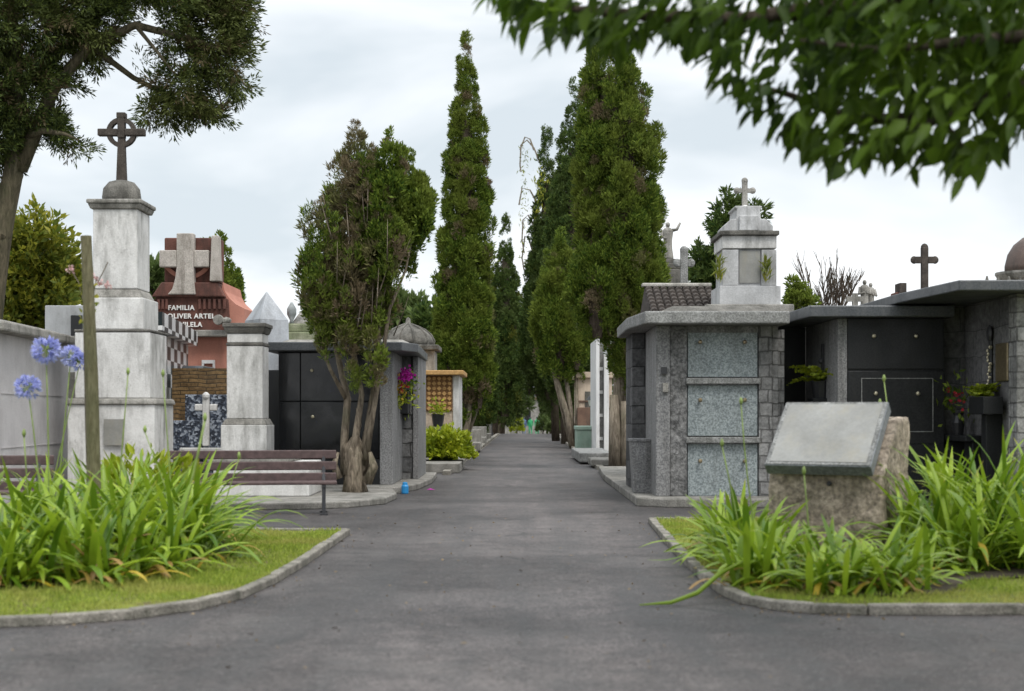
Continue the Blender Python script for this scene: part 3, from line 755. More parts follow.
mb=MB(); mb.box(X(387,25.4),X(398,25.4),25.3,25.62,1.36,1.66); part('box',mb,'pot',vt,.01); mb=MB(); mb.box(X(398,25.9),X(408,25.9),25.9,26.39,1.32,1.72); part('box',mb,'pot',vt,.01)
def bouquet(parent,name,mat,c,r,n,L=.07,W=.05,sq=(1,1,1)):
    C=np.array(c)+rng.normal(size=(n,3))*np.array(sq)*r*.5
    V,i,s=blades(C,rng.normal(size=(n,3))+np.array([0,-.4,.5]),L,W,.1); return np_mesh(name,V,i,s,mat,parent)
bouquet(vt,'leaves','bush',P(397,396,25.45),.28,130,.11,.05,(1,.6,1.2)); bouquet(vt,'yellow_blossoms','yelfl',P(399,390,25.4),.22,70); bouquet(vt,'red_blossoms','redfl',P(402,387,25.4),.14,26)
bouquet(vt,'magenta_blossoms','magenta',P(405,376.5,25.4),.13,110,.06,.06); bouquet(vt,'sprays','cyp',P(409,384,25.6),.2,60,.1,.05)
# things behind the black mausoleum
D=33.0
t = thing('mossy_stepped_tomb','mossy layered stone tomb with an urn showing above the black mausoleum roof','tomb',(X(305,D),34,0))
mb=MB(); mb.box(X(283,D),X(340,D),D,D+2,0,2.95); part('body',mb,'mossstone',t,.02)
mb=MB(); mb.box(X(281,D),X(335,D),D-.15,D+2.1,2.953,3.2); part('middle_course',mb,'mossstone',t,.03)
mb=MB(); mb.box(X(286,D),X(328,D),D-.05,D+1.9,3.203,3.4); part('upper_course',mb,'mossstone',t,.03)
mb=MB(); mb.box(X(290,D),X(325,D),D+.1,D+1.6,3.403,3.75,(.2,.3)); part('rubble_top',mb,'oldstone',t,.05)
mb=MB(); mb.lathe(X(291,D),D+.1,[(.07,3.4),(.04,3.48),(.11,3.62),(.11,3.75),(.05,3.85),(.03,3.9)],10); part('urn',mb,'urn',t,smooth=True)
mb=MB(); mb.box(X(302,D)-.04,X(302,D)+.04,D-.02,D+.06,3.75,3.93); mb.box(X(302,D)-.1,X(302,D)+.1,D-.01,D+.05,3.82,3.87); part('small_cross',mb,'darkstone',t)
t = thing('white_slab_tomb','low white slab tomb just above the black mausoleum roof line','tomb',(X(305,30.2),30.8,0))
mb=MB(); mb.box(X(289,30),X(330,30),30,31.5,0,2.62); part('body',mb,'oldstone',t,.02)
mb=MB(); mb.box(X(286,30),X(334,30),29.9,31.6,2.623,2.82); part('lid',mb,'white_clean',t,.015)
D=38.0; cx,cy=X(406,D),D+.8
t = thing('domed_chapel','old stone chapel with a ribbed dome behind the black mausoleum','chapel',(cx,cy,0))
mb=MB(); mb.cbox(cx,cy,1.5,1.5,0,3.0); part('wall',mb,'oldstone',t,.02)
mb=MB(); mb.cbox(cx,cy,1.75,1.75,3.003,3.15); part('cornice',mb,'darkstone',t,.03)
mb=MB(); prof=[(.68,3.153),(.7,3.28),(.62,3.44),(.46,3.58),(.24,3.68),(.08,3.74),(.06,3.88),(.02,3.93)]; mb.lathe(cx,cy,prof,20); dm=part('dome',mb,'darkstone',t,smooth=True)
mb=MB()
for k in range(10):
    a=2*PI*k/10; mb.tube([(cx+(r+.01)*math.cos(a),cy+(r+.01)*math.sin(a),z) for r,z in prof[:6]],.035,5)
part('dome_rib',mb,'darkstone',dm)
t = thing('white_gable_tomb','plain white tomb wall between the ribbed dome and the tall cypress','tomb',(X(430,46),47,0))
mb=MB(); mb.box(X(412,46),X(446,46),46,49,0,Z(345,46)); part('wall',mb,'white_wall',t)
mb=MB(); mb.box(X(411,46),X(447,46),45.9,49.1,Z(345,46)+.003,Z(342,46)); part('coping',mb,'oldstone',t)

# tan lattice tomb, lime bush, grave slab
D=36.0
t = thing('lattice_tomb','small tan tomb faced with an orange lattice pattern','tomb',(X(437,D),37,0))
mb=MB(); mb.box(X(414,D),X(453,D),D+.06,D+2.2,0,2.28); part('wall',mb,'tanback' if 'tanback' in M else 'beige',t)
M['lattice']=plain('orange_lattice',(.47,.28,.11),.8,.25,12); M['latticeback']=plain('tan_back',(.2,.105,.045),.9,.2)
mb=MB(); mb.box(X(416,D),X(452,D),D+.03,D+.058,Z(411,D),Z(376,D)); part('lattice_back',mb,'latticeback',t)
mb=MB(); x0,x1,z0,z1=X(416,D),X(452,D),Z(411,D),Z(376,D); stp=.135; k=0
nx=int((x1-x0)/stp)+1; nz=int((z1-z0)/stp)+1
for a in range(nx):
    for c in range(nz):
        xx=x0+(a+.5)*(x1-x0)/nx; zz=z0+(c+.5)*(z1-z0)/nz; q=.06
        if (a+c)%2==0:
            mb.add([(xx-q,D-.01,zz),(xx,D-.01,zz-q),(xx+q,D-.01,zz),(xx,D-.01,zz+q),(xx-q,D+.028,zz),(xx,D+.028,zz-q),(xx+q,D+.028,zz),(xx,D+.028,zz+q)],[(0,1,2,3),(0,4,5,1),(1,5,6,2),(2,6,7,3),(3,7,4,0)])
        else: mb.ball((xx,D+.02,zz),.05,6,(1,.4,1))
part('lattice',mb,'lattice',t)
mb=MB(); mb.box(X(453,D)+.003,X(459,D),D,D+2.3,0,2.28); part('side_wall',mb,'white',t,.01)
mb=MB(); mb.box(X(413,D),X(464,D),D-.25,D+2.5,2.283,2.4); part('roof',mb,'lattice',t,.02)
mb=MB(); mb.box(X(414,D),X(447,D),D-.9,D-.013,.9,.98); mb.box(X(416,D),X(446,D),D-.8,D-.02,0,.897); part('altar',mb,'darkstone',t,.01)
pp=thing('potted_plant','small dark flowerpot with a green plant on the lattice tomb ledge','plant',(X(438,D-.4),D-.4,.98))
mb=MB(); mb.lathe(X(438,D-.4),D-.4,[(.12,.982),(.17,1.3),(.15,1.3)],10); part('pot',mb,'pot',pp)
bouquet(pp,'leaves','bush',(X(438,D-.4),D-.4,1.42),.2,90,.12,.06)
t = thing('grave_slab','low concrete grave bed with the lime bush growing on it','grave',(-1.75,33,0))
mb=MB(); mb.box(X(400,32.2),X(461,32.2),31.3,34.6,.0,.22); part('kerbing',mb,'concrete',t,.02)
bs=thing('lime_bush','rounded lime green bush on the grave bed at the avenue edge','bush',(-1.62,33.3,.2))
def dome_bush(parent,c,rx,ry,rz_,n,mat,L,W,name='foliage'):
    th=rng.random(n)*2*PI; u=rng.random(n)**.6; ph=np.arccos(1-u*1.0)
    d=np.stack([np.sin(ph)*np.cos(th),np.sin(ph)*np.sin(th),np.cos(ph)],1)
    lump=1+.1*np.sin(th*5+1)+.08*np.sin(ph*9)
    C=np.array(c)+d*np.array([rx,ry,rz_])*(lump*(1-.3*rng.random(n)**2))[:,None]
    V,i,s=broad_leaves(C,d+rng.normal(size=(n,3))*.5+np.array([0,0,.3]),L*(.7+.6*rng.random(n)),W*(.8+.4*rng.random(n))); return np_mesh(name,V,i,s,mat,parent)
dome_bush(bs,(-1.62,33.3,.3),.64,.62,.68,2600,'bush',.13,.085)
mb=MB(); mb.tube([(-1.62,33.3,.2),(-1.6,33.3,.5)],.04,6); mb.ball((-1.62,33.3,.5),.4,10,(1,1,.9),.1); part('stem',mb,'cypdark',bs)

# wooden stake and rose sapling
mb=MB(); a=P(96,520,12.9); b_=P(86,236,12.9); mb.tube([(a[0],12.9,.07),((a[0]+b_[0])/2+.01,12.9,(a[2]+b_[2])/2),b_],[.06,.056,.05],8,.03)
single('wooden_stake',mb,'stake','tall leaning wooden stake standing in the left planting','stake',(a[0],12.9,.07),smooth=False)
rs=thing('rose_sapling','thin rose sapling with small pink flowers tied to the leaning stake','plant',(a[0]-.1,13.05,.07))
mb=MB(); d0=13.05
mb.tube([(X(90,d0),d0,.07),P(86,420,d0),P(84,330,d0),P(84,285,d0)],[.014,.012,.009,.006],5)
mb.tube([P(84,305,d0),P(79,283,d0),P(71,270,d0)],.005,5); mb.tube([P(84,300,d0),P(98,282,d0),P(108,262,d0)],.005,5); mb.tube([P(85,320,d0),P(92,300,d0),P(97,276,d0)],.005,5)
part('stem',mb,'bark_pale',rs)
C=np.array([P(90+random.uniform(-9,9),300+random.uniform(-22,25),d0) for k in range(46)]); V,i,s=broad_leaves(C,rng.normal(size=(46,3)),.06,.03); np_mesh('leaves',V,i,s,'yel',rs)
for px,py in ((101,283),(107,286),(95,277),(71,269)): bouquet(rs,'bloom','pinkfl',P(px,py,d0),.035,22,.03,.025)

# small things on the ground
def canister(px,py,label):
    d=EYE*FOC/(py-HY); x=X(px,d); mb=MB(); mb.lathe(x,d,[(.055,.006),(.06,.02),(.06,.13),(.045,.15),(.04,.19),(.03,.195)],12)
    single('candle_jar',mb,'blueplastic',label,'jar',(x,d,.006))
canister(405,494,'blue candle jar left by the kerb near the black mausoleum'); 
d=EYE*FOC/(507-HY); x=X(673,d); mb=MB(); mb.box(x-.09,x+.09,d-.1,d+.1,.006,.012); mb.box(x-.085,x+.085,d-.02,d+.0,.012,.11); mb.lathe(x,d+.05,[(.05,.012),(.055,.1),(.04,.11)],10); single('plastic_packet',mb,'blueplastic','crushed blue plastic packet lying below the grey granite mausoleum','packet',(x,d,.006))
d=24.5; mb=MB(); mb.add([(X(430,d)-.06,d,.012),(X(430,d)+.05,d-.07,.02),(X(430,d)+.09,d+.03,.012),(X(430,d),d+.08,.03)],[(0,1,2,3)]); single('fallen_petal',mb,'magenta','fallen magenta petal on the asphalt edge','petal',(X(430,d),d,.01))

# ================================================================ RIGHT SIDE
# grey granite mausoleum with three slabs
D=20.6
t = thing('granite_mausoleum','grey mausoleum closed by three blue grey granite slabs one above another','mausoleum',(3,22,.13))
mb=MB(); mb.box(2.12,3.84,D+.12,D+3.2,.13,2.6); part('wall',mb,'greygran',t)
mb=MB(); mb.box(X(656,D),X(670,D),D-.02,D+1.5,.13,2.6); part('granite_pillar',mb,'greygran',t,.01)
mb=MB(); mb.box(X(670,D)+.002,X(687,D),D,D+.117,.13,2.6); part('stone_jamb',mb,'roughgrey',t,.01)
mb=MB(); mb.box(X(759,D),X(772,D),D,D+.117,.13,2.6); mb.box(X(772,D)+.002,X(779,D),D+.06,D+3.2,.13,2.6); part('stone_jamb',mb,'rubblepale',t,.01)
mb=MB(); mb.box(X(687,D)+.002,X(759,D)-.002,D+.03,D+.117,2.5,2.6); part('lintel',mb,'greygran',t)
for y0,y1 in ((328,377),(385,436),(444,496)):
    mb=MB(); mb.box(X(688,D),X(758,D),D+.04,D+.117,Z(y1,D),Z(y0,D)); p=part('niche_slab',mb,'bluegran',t,.006)
    for px in (700,744.5):
        k=MB(); yy=y0+(14 if y0<330 else 15 if y0<400 else 17); c=P(px,yy,D); k.tube([(c[0],D+.038,c[2]),(c[0],D-.02,c[2])],.02,8); k.ball((c[0],D-.03,c[2]),.032,8); part('knob',k,'bronze',p)
for y0,y1 in ((378,384),(437,443)):
    mb=MB(); mb.box(X(686,D),X(760,D),D-.05,D+.037,Z(y1,D),Z(y0,D)); part('ledge',mb,'roofslab',t,.01)
mb=MB(); mb.box(X(688,D),X(758,D),D-.02,D+.037,.132,Z(497,D)); part('sill',mb,'greygran',t,.01)
mb=MB(); mb.box(X(663,D)-.03,X(663,D)+.05,D-.09,D-.023,1.9,2.0); part('lamp_bracket',mb,'iron',t); mb=MB(); mb.box(X(665,D)-.04,X(665,D)+.04,D-.08,D-.023,Z(392,D),Z(383,D)); part('number_plate',mb,'oldstone',t)
D2=22.6
mb=MB(); mb.box(X(632,D2),X(657,D2),D2,D2+1.2,.13,2.6); part('block_wall',mb,'basalt',t,.01)
mb=MB(); mb.prism([(X(645,20.15),20.15),(X(790,20.15),20.15),(X(790,20.15),24.1),(1.78,24.1),(1.74,21.6)],2.603,2.78); part('roof',mb,'roofslab',t,.02)
mb=MB(); mb.box(2.1,3.85,20.5,23.9,2.783,2.9,(.25,.3)); part('roof_screed',mb,'darkstone',t,.03)
mb=MB(); mb.cbox(X(645,21.4),21.55,.34,.34,.13,.9,(-.045,-.045)); mb.cbox(X(645,21.4),21.55,.46,.46,.902,.95)
single('stone_planter',mb,'greygran','tall tapered grey stone planter beside the blue grey slabs','planter',(X(645,21.4),21.55,.13),bevel=.01)

# tiled chapel behind
D=26
t = thing('tiled_chapel','chapel with a brown tiled roof behind the grey granite mausoleum','chapel',(3.3,27.4,0))
x0,x1=2.55,X(722,D)
mb=MB(); mb.box(x0+.1,x1-.05,D+.1,D+2.7,0,3.05); part('wall',mb,'white',t)
mb=MB(); n=9; rows=8
for r in range(rows):
    for c in range(n):
        xa=x0+(x1-x0)*c/n; xb=x0+(x1-x0)*(c+1)/n; ya=D-.1+1.5*r/rows; za=3.06+.66*r/rows
        for q in range(4):
            a0=PI*q/4; a1=PI*(q+1)/4; xm=(xa+xb)/2; w=(xb-xa)/2*.92
            mb.add([(xm-w*math.cos(a0),ya,za+.06*math.sin(a0)+.05),(xm-w*math.cos(a1),ya,za+.06*math.sin(a1)+.05),(xm-w*math.cos(a1),ya+.24,za+.06*math.sin(a1)+.1),(xm-w*math.cos(a0),ya+.24,za+.06*math.sin(a0)+.1),
                    (xm-w*math.cos(a0),ya,za+.05-.03),(xm-w*math.cos(a1),ya,za+.05-.03)],[(0,1,2,3),(0,4,5,1)])
mb.add([(x0,D-.05,3.06),(x1,D-.05,3.06),(x1,D+1.4,3.72),(x0,D+1.4,3.72),(x1,D+2.8,3.06),(x0,D+2.8,3.06)],[(0,1,2,3),(3,2,4,5),(0,3,5),(1,4,2)])
part('tiled_roof',mb,'tile',t)
mb=MB(); mb.box(x0-.05,x1,D+1.33,D+1.5,3.76,3.83); part('ridge',mb,'ridge',t,.02)

# white aedicule monument
D=25; cx,cy=X(750,D),D+.6
t = thing('white_monument','white marble monument with scrolled pediment topped by a small cross','monument',(cx,cy,0))
def tr(name,px0,px1,z0,z1,mat='greywhite',dd=0,bev=.012,dep=1.0,lab=None):
    mb=MB(); mb.box(X(px0,D),X(px1,D),D+dd,D+dep,z0,z1); return part(name,mb,mat,t,bev)
zz=lambda py: Z(py,D)
mb=MB(); mb.box(X(705,D),X(792,D),D-.2,D+1.3,0,zz(305)); part('base',mb,'oldstone',t,.02)
tr('plinth',719,780,zz(305)+.002,zz(286),dd=-.08)
tr('body',724,774.5,zz(286)+.002,zz(249))
tr('pilaster',722,738,zz(286)+.003,zz(250),dd=-.06,dep=-.003); tr('pilaster',761,776,zz(286)+.003,zz(250),dd=-.06,dep=-.003)
mb=MB(); mb.box(X(739,D),X(760,D),D-.03,D-.003,zz(283),zz(251)); part('inscribed_panel',mb,'plaque',t)
tr('frieze',722,776,zz(249)+.003,zz(236),'white',dd=-.07); tr('cornice',719,778,zz(236)+.003,zz(231.5),'darkstone',dd=-.14,dep=1.1)
mb=MB()
o=[(724,231),(773,231),(773,226),(769,222),(766,219.5),(761,219),(760,209),(762,208),(762,206),(735,206),(735,208),(737,209),(736,219),(731,219.5),(728,222),(724,226)]
mb.slab([(X(a,D),zz(b)+.004) for a,b in o],D,D+.8); part('pediment',mb,'greywhite',t,.012)
mb=MB(); mb.box(X(739,D),X(758,D),D-.06,D-.003,zz(231)+.005,zz(216)); part('pediment_block',mb,'greywhite',t,.01)
mb=MB(); mb.lathe(X(747.5,D),cy-.3,[(.1,zz(206)+.006),(.09,zz(205)),(.05,zz(203))],10); part('cross_foot',mb,'white',t)
mb=MB(); c0=X(747.5,D); w=.045; yy=cy-.3; mb.box(c0-w,c0+w,yy-w,yy+w,zz(203.5),zz(178)); mb.box(c0-.14,c0-w-.001,yy-.04,yy+.04,zz(190),zz(186)); mb.box(c0+w+.001,c0+.14,yy-.04,yy+.04,zz(190),zz(186))
for q in ((c0-.14,zz(188)),(c0+.14,zz(188)),(c0,zz(178))): mb.ball((q[0],yy,q[1]),.06,8)
part('cross',mb,'oldstone',t)
for px,lab in ((719,'yellow green weed growing from the left edge of the white pedimented monument'),(766,'yellow green fern tuft growing on the right of the white monument panel')):
    C=np.array([P(px+random.uniform(-2,2),random.uniform(262,284),D-.12) for k in range(60)]); V,i,s=blades(C,rng.normal(size=(60,3))*.5+np.array([0,-.1,1]),.2,.03,.1)
    o_=np_mesh('wall_fern',V,i,s,'yel',None,loc=P(px,284,D-.1)); mark(o_,lab,'fern')

# statue column, stone cross
def robed(mb,x,y,z0,h,arm=0):
    mb.lathe(x,y,[(.15*h,z0),(.155*h,z0+.06*h),(.12*h,z0+.3*h),(.115*h,z0+.5*h),(.135*h,z0+.66*h),(.15*h,z0+.76*h),(.1*h,z0+.83*h),(.045*h,z0+.86*h)],12)
    mb.ball((x,y-.01*h,z0+.925*h),.07*h,10,(.9,1,1.1)); mb.ball((x,y-.065*h,z0+.92*h),.02*h,6)
    if arm:
        mb.tube([(x+.12*h,y,z0+.78*h),(x+.24*h,y-.03*h,z0+.8*h),(x+.33*h,y-.04*h,z0+.98*h)],[.05*h,.042*h,.028*h],7)
        mb.tube([(x-.13*h,y,z0+.78*h),(x-.17*h,y-.04*h,z0+.6*h),(x-.06*h,y-.14*h,z0+.56*h)],[.05*h,.045*h,.03*h],7)
    else:
        for s_ in (-1,1): mb.tube([(x+s_*.13*h,y,z0+.78*h),(x+s_*.17*h,y-.05*h,z0+.58*h),(x+s_*.03*h,y-.15*h,z0+.62*h)],[.05*h,.045*h,.03*h],7)
D=38
t=thing('statue_column','dark stone grave column with scrolled top behind the tall bright cypress','monument',(X(663,D),D,0))
mb=MB(); c0=X(667,D); mb.cbox(c0,D,.7,.7,0,4.3); part('shaft',mb,'darkstone',t,.03)
mb=MB(); mb.slab([(c0-.35,4.303),(c0+.62,4.303),(c0+.6,4.6),(c0+.42,4.85),(c0+.32,5.15),(c0-.32,5.15)],D-.35,D+.35); part('scroll',mb,'darkstone',t,.03)
mb=MB(); mb.cbox(c0,D,.76,.7,5.153,5.3); mb.cbox(c0,D,.52,.5,5.303,5.42); part('capital',mb,'darkstone',t,.02)
mb=MB(); robed(mb,c0+.02,D,5.422,1.0,1); o_=single('statue',mb,'oldstone','robed stone statue raising one arm on its column','statue',(c0,D,5.42),smooth=True)
D=31; c0=X(684,D)
t=thing('trefoil_cross','grey stone cross with rounded trefoil arms above the tiled roof','cross',(c0,D,0))
mb=MB(); mb.cbox(c0,D,.6,.5,0,4.05,(.12,.08)); part('pedestal',mb,'oldstone',t,.02)
def cross_mb(mb,c,y,z0,h,w,th,arm,zc,tre=0):
    mb.box(c-w,c+w,y-th,y+th,z0,z0+h); mb.box(c-arm,c-w-.001,y-th*.9,y+th*.9,zc-w,zc+w); mb.box(c+w+.001,c+arm,y-th*.9,y+th*.9,zc-w,zc+w)
    if tre:
        for q in ((c-arm,zc),(c+arm,zc),(c,z0+h)):
            mb.ball((q[0],y,q[1]),tre,8,(1,.6,1))
    return mb
mb=cross_mb(MB(),c0,D,4.053,.82,.08,.06,.15,Z(263,D),.1); part('cross',mb,'roofslab',t,.015)

# black fronted mausoleum on the right
D=20.0
t = thing('dark_mausoleum','low dark mausoleum with honed black front and slate roof behind the boulder plaque','mausoleum',(5.2,21.5,.13))
mb=MB(); mb.box(X(848,D),X(944,D),D+.03,D+3,.13,2.67); part('wall',mb,'blackmatt',t)
mb=MB(); mb.box(X(848,D),X(944,D),D,D+.027,Z(369,D),2.66); p=part('upper_panel',mb,'blackmatt',t,.006)
for px in (874,916):
    k=MB(); k.ball(P(px,336,D-.02),.03,8); part('knob',k,'brass',p)
mb=MB(); mb.box(X(848,D),X(944,D),D-.01,D+.027,.9,Z(371,D)); p=part('lower_panel',mb,'blackmatt',t,.006)
mb=MB(); x0,x1,z0,z1=X(861,D),X(933,D),Z(432,D),Z(378,D); w=.012
mb.box(x0,x1,D-.02,D-.0125,z1-w,z1); mb.box(x0,x1,D-.02,D-.0125,z0,z0+w); mb.box(x0,x0+w,D-.02,D-.0125,z0+w+.001,z1-w-.001); mb.box(x1-w,x1,D-.02,D-.0125,z0+w+.001,z1-w-.001)
part('inlay_frame',mb,'roofslab',p)
for px in (876,918):
    k=MB(); k.ball(P(px,393.5,D-.03),.03,8); part('knob',k,'brass',p)
mb=MB(); mb.box(X(848,D),X(944,D),D-.03,D+.027,.132,.897); part('base_course',mb,'blackmatt',t,.01)
mb=MB(); mb.box(X(848,D)-.14,X(848,D)-.003,D+.02,D+2.2,.13,2.67); part('side_pier',mb,'greygran',t,.01)
mb=MB(); mb.box(3.98,X(848,D)-.145,D+2.2,D+2.4,.13,2.67); part('back_wall',mb,'blackmatt',t)
mb=MB(); mb.box(X(775,20.7),3.975,20.75,23.2,.13,2.55); part('rubble_pier',mb,'rubblepale',t,.01)
mb=MB(); mb.prism([(4.14,19.75),(X(955,19.75),19.75),(X(955,19.75),23),(4.02,23)],2.673,2.83); part('roof',mb,'darkroof',t,.015)
mb=MB(); mb.box(X(824,20.9)-.2,X(824,20.9)+.17,20.7,21.1,.13,1.55); part('flower_stand',mb,'blackmatt',t,.01)
mb=MB(); mb.box(4.55,4.575,20.86,20.95,1.75,2.35); mb.ball((4.55,20.9,2.1),.05,8); part('wall_ornament',mb,'iron',t)
fp=thing('fern_pot','green fern in a black pot inside the dark recess','fern',(X(820,20.9),20.9,1.552))
mb=MB(); mb.lathe(X(822,20.9),20.9,[(.13,1.553),(.17,1.8),(.15,1.8)],12); part('pot',mb,'pot',fp)
def fronds(parent,c,n,L,mat='bush',name='fronds',upz=.7,W=.045):
    B=[]
    for k in range(n):
        a=random.uniform(0,2*PI); el=random.uniform(.2,1.1)*upz; d=np.array([math.cos(a),math.sin(a),el]); d/=np.linalg.norm(d); l=L*random.uniform(.6,1.1)
        q=np.linspace(.1,1,14); Pn=np.array(c)+d*q[:,None]*l-np.array([0,0,1])*(q[:,None]**2)*l*.35
        side=np.cross(d,[0,0,1]); side/=np.linalg.norm(side)
        for s_ in (-1,1): B.append(blades(Pn,d*.5+side*s_+rng.normal(size=(14,3))*.1,.13*(1.1-q*.7),W,.05)+(None,))
    V,i,s,_=join(B); return np_mesh(name,V,i,s,mat,parent)
fronds(fp,(X(822,20.9),20.9,1.8),34,.62,'bush','fronds',1.1)

# big right hand mausoleum
t = thing('grey_mausoleum','tall grey ashlar mausoleum with a projecting slate roof at the right edge','mausoleum',(7.5,19.5,.13))
mb=MB(); mb.box(6.42,9.5,18.25,21.3,.13,2.85); part('wall',mb,'ashlar',t)
mb=MB(); mb.box(6.37,6.75,17.95,18.247,.13,2.85); part('corner_pier',mb,'rubblepale',t,.01)
mb=MB(); mb.box(6.76,9.5,18.1,18.245,.13,2.85); part('front_panel',mb,'blackmatt',t)
mb=MB(); mb.prism([(X(959,17.6),17.6),(9.8,17.6),(9.8,22),(5.3,22),(5.32,19.7)],2.853,2.985); part('roof',mb,'darkroof',t,.015)
mb=MB(); mb.box(6.07,6.418,20.2,21.3,.13,2.85); part('rear_pier',mb,'ashlar',t)
mb=MB(); mb.box(6.09,6.4,19.1,20.19,.95,1.03); mb.box(6.2,6.41,19.15,19.5,.13,.948); mb.box(6.12,6.41,19.9,20.18,.13,.948); part('altar_shelf',mb,'blackmatt',t,.01)
mb=MB(); mb.box(6.385,6.417,18.35,18.8,1.75,2.25); part('bronze_relief',mb,'bronze',t,.03)
mb=MB(); 
for k in range(12): mb.ball((6.375,19.0+random.uniform(-.05,.05),1.72+k*.045),.026,6)
g_=part('gilt_garland',mb,'brass',t); mb=MB(); mb.tube([(6.395,19.0,1.6),(6.395,19.0,2.45)],.03,6); mb.ball((6.38,19,2.4),.08,8,(.5,1,1.4)); part('lamp_bracket',mb,'iron',t)
pb=thing('plant_trough','black stone trough with grassy green plant against the ashlar wall','planter',(6.22,18.75,1.2))
mb=MB(); mb.box(6.1,6.36,18.4,19.0,1.32,1.55); mb.box(6.2,6.415,18.6,18.8,.14,1.318); part('trough',mb,'blackmatt',pb,.01)
fronds(pb,(6.2,18.75,1.55),26,.32,'bush','fronds',1.6,.03)
rf=thing('red_bouquet','red flowers in a dark vase on the black shelf','flowers',(6.15,19.8,1.033))
mb=MB(); mb.lathe(6.2,19.75,[(.06,1.034),(.09,1.2),(.06,1.3),(.08,1.34)],10); part('vase',mb,'pot',rf)
bouquet(rf,'leaves','cyp',(6.18,19.75,1.55),.3,70,.12,.05); bouquet(rf,'blossoms','redfl',(6.16,19.7,1.55),.18,24,.055,.05)

# farther right background
D=30; c0=X(924.5,D)
t=thing('brown_stone_cross','tall brown stone cross with flared ends above the slate roofs','cross',(c0,D,0))
mb=MB(); mb.cbox(c0,D,.55,.45,0,3.6,(.08,.06)); part('pedestal',mb,'oldstone',t,.02)
mb=cross_mb(MB(),c0,D,3.603,1.22,.07,.06,.22,Z(260,D),.085); part('cross',mb,'crossstone',t,.012)
D=34; c0=X(867,D)
t=thing('statue_plinth','plain stone plinth under the pair of small statues','plinth',(c0,D,0))
mb=MB(); mb.cbox(c0,D,.7,.6,0,3.7,(.05,.05)); part('shaft',mb,'oldstone',t,.02)
for dx,l in ((-.07,'small stone statue with bowed head, left of an embracing pair'),(.1,'small stone statue, right of an embracing pair')):
    mb=MB(); robed(mb,c0+dx,D+dx*.6,3.703,.8 if dx<0 else .74); single('statue',mb,'oldstone',l,'statue',(c0+dx,D+dx*.6,3.703),smooth=True)
D=33; c0=X(855,D); t=thing('small_stone_cross','small stone cross beside the embracing statues','cross',(c0,D,0))
mb=MB(); mb.cbox(c0,D,.5,.4,0,3.35,(.06,.05)); part('pedestal',mb,'oldstone',t,.02); mb=cross_mb(MB(),c0,D,3.353,.75,.06,.05,.2,Z(299,D)); part('cross',mb,'oldstone',t)
D=27; t=thing('brick_stele','small red brown stele just above the slate roof edge','stele',(X(903,D),D,0))
mb=MB(); mb.box(X(896,D),X(910,D),D,D+.4,0,Z(292,D)); part('stone',mb,'red',t,.02); mb=MB(); mb.box(X(899,D),X(906,D),D-.05,D-.002,Z(300,D),Z(283,D)); mb.box(X(899,D),X(906,D),D-.002,D+.3,Z(292,D)+.002,Z(283,D)); part('top_block',mb,'crossstone',t,.01)
D=36; cx,cy=X(1044,D),D+1
t=thing('domed_mausoleum','brown domed mausoleum rising at the right picture edge','mausoleum',(cx,cy,0))
mb=MB(); mb.lathe(cx,cy,[(.62,0),(.62,4.7)],12); part('drum',mb,'beige',t)
mb=MB()
for k in range(12):
    a=2*PI*k/12; mb.tube([(cx+.64*math.cos(a),cy+.64*math.sin(a),3.6),(cx+.64*math.cos(a),cy+.64*math.sin(a),4.7)],.05,6)
part('column',mb,'terracotta',t)
mb=MB(); mb.lathe(cx,cy,[(.66,4.703),(.78,4.8),(.86,4.92),(.86,4.98)],24); part('cornice',mb,'oldstone',t)
mb=MB(); mb.lathe(cx,cy,[(.62,4.983),(.62,5.15),(.55,5.45),(.4,5.7),(.18,5.88),(.06,5.92),(.05,6.1)],20); part('dome',mb,'domebrown',t,smooth=True)
mb=MB()
D=30
t=thing('spear_fence','iron fence with spear finials below the brown dome','fence',(X(1000,D),D,0))
for px in (987,998,1009,1020):
    x=X(px,D); m2=MB(); m2.tube([(x,D,0),(x,D,3.95)],.025,6); m2.lathe(x,D,[(.03,3.9),(.09,4.0),(.05,4.08),(.015,4.22)],8); part('spear_post',m2,'darkstone',t)
m2=MB(); m2.box(X(985,D),X(1022,D),D-.02,D+.02,1.2,1.25); m2.box(X(985,D),X(1022,D),D-.02,D+.02,3.5,3.55); part('rail',m2,'darkstone',t)

# boulder monument with plaque, turned towards the avenue
cx,cy,YAW=X(827,12.75),12.75,R(-30)
t=thing('boulder_monument','rough beige boulder block carrying a tilted grey plaque among strap leaves','monument',(cx,cy,.078))
import mathutils.noise as mn
def turn(p): 
    c,q=math.cos(YAW),math.sin(YAW); return (cx+p[0]*c-p[1]*q, cy+p[0]*q+p[1]*c, p[2])
prof=[(0,.03),(0,.8),(.5,1.28),(.9,1.31),(.92,.03)]      # side outline: upright front, sloping rest, flat top
mb=MB(); vs=[(-.55,y,z) for y,z in prof]+[(.5,y,z) for y,z in prof]; k=len(prof)
mb.add([turn(v) for v in vs],[(0,1,2,3,4),(9,8,7,6,5)]+[((i+1)%k,i,k+i,k+(i+1)%k) for i in range(k)])
bo=part('boulder',mb,'boulder',t); me=bo.data; bm=bmesh.new(); bm.from_mesh(me)
bmesh.ops.triangulate(bm,faces=bm.faces[:])
for _ in range(5): 
    bmesh.ops.subdivide_edges(bm,edges=[e for e in bm.edges if e.calc_length()>.045],cuts=1,use_grid_fill=True)
    bmesh.ops.triangulate(bm,faces=[f for f in bm.faces if len(f.verts)>3])
bmesh.ops.smooth_vert(bm,verts=bm.verts[:],factor=.5,use_axis_x=True,use_axis_y=True,use_axis_z=True)
bm.normal_update()
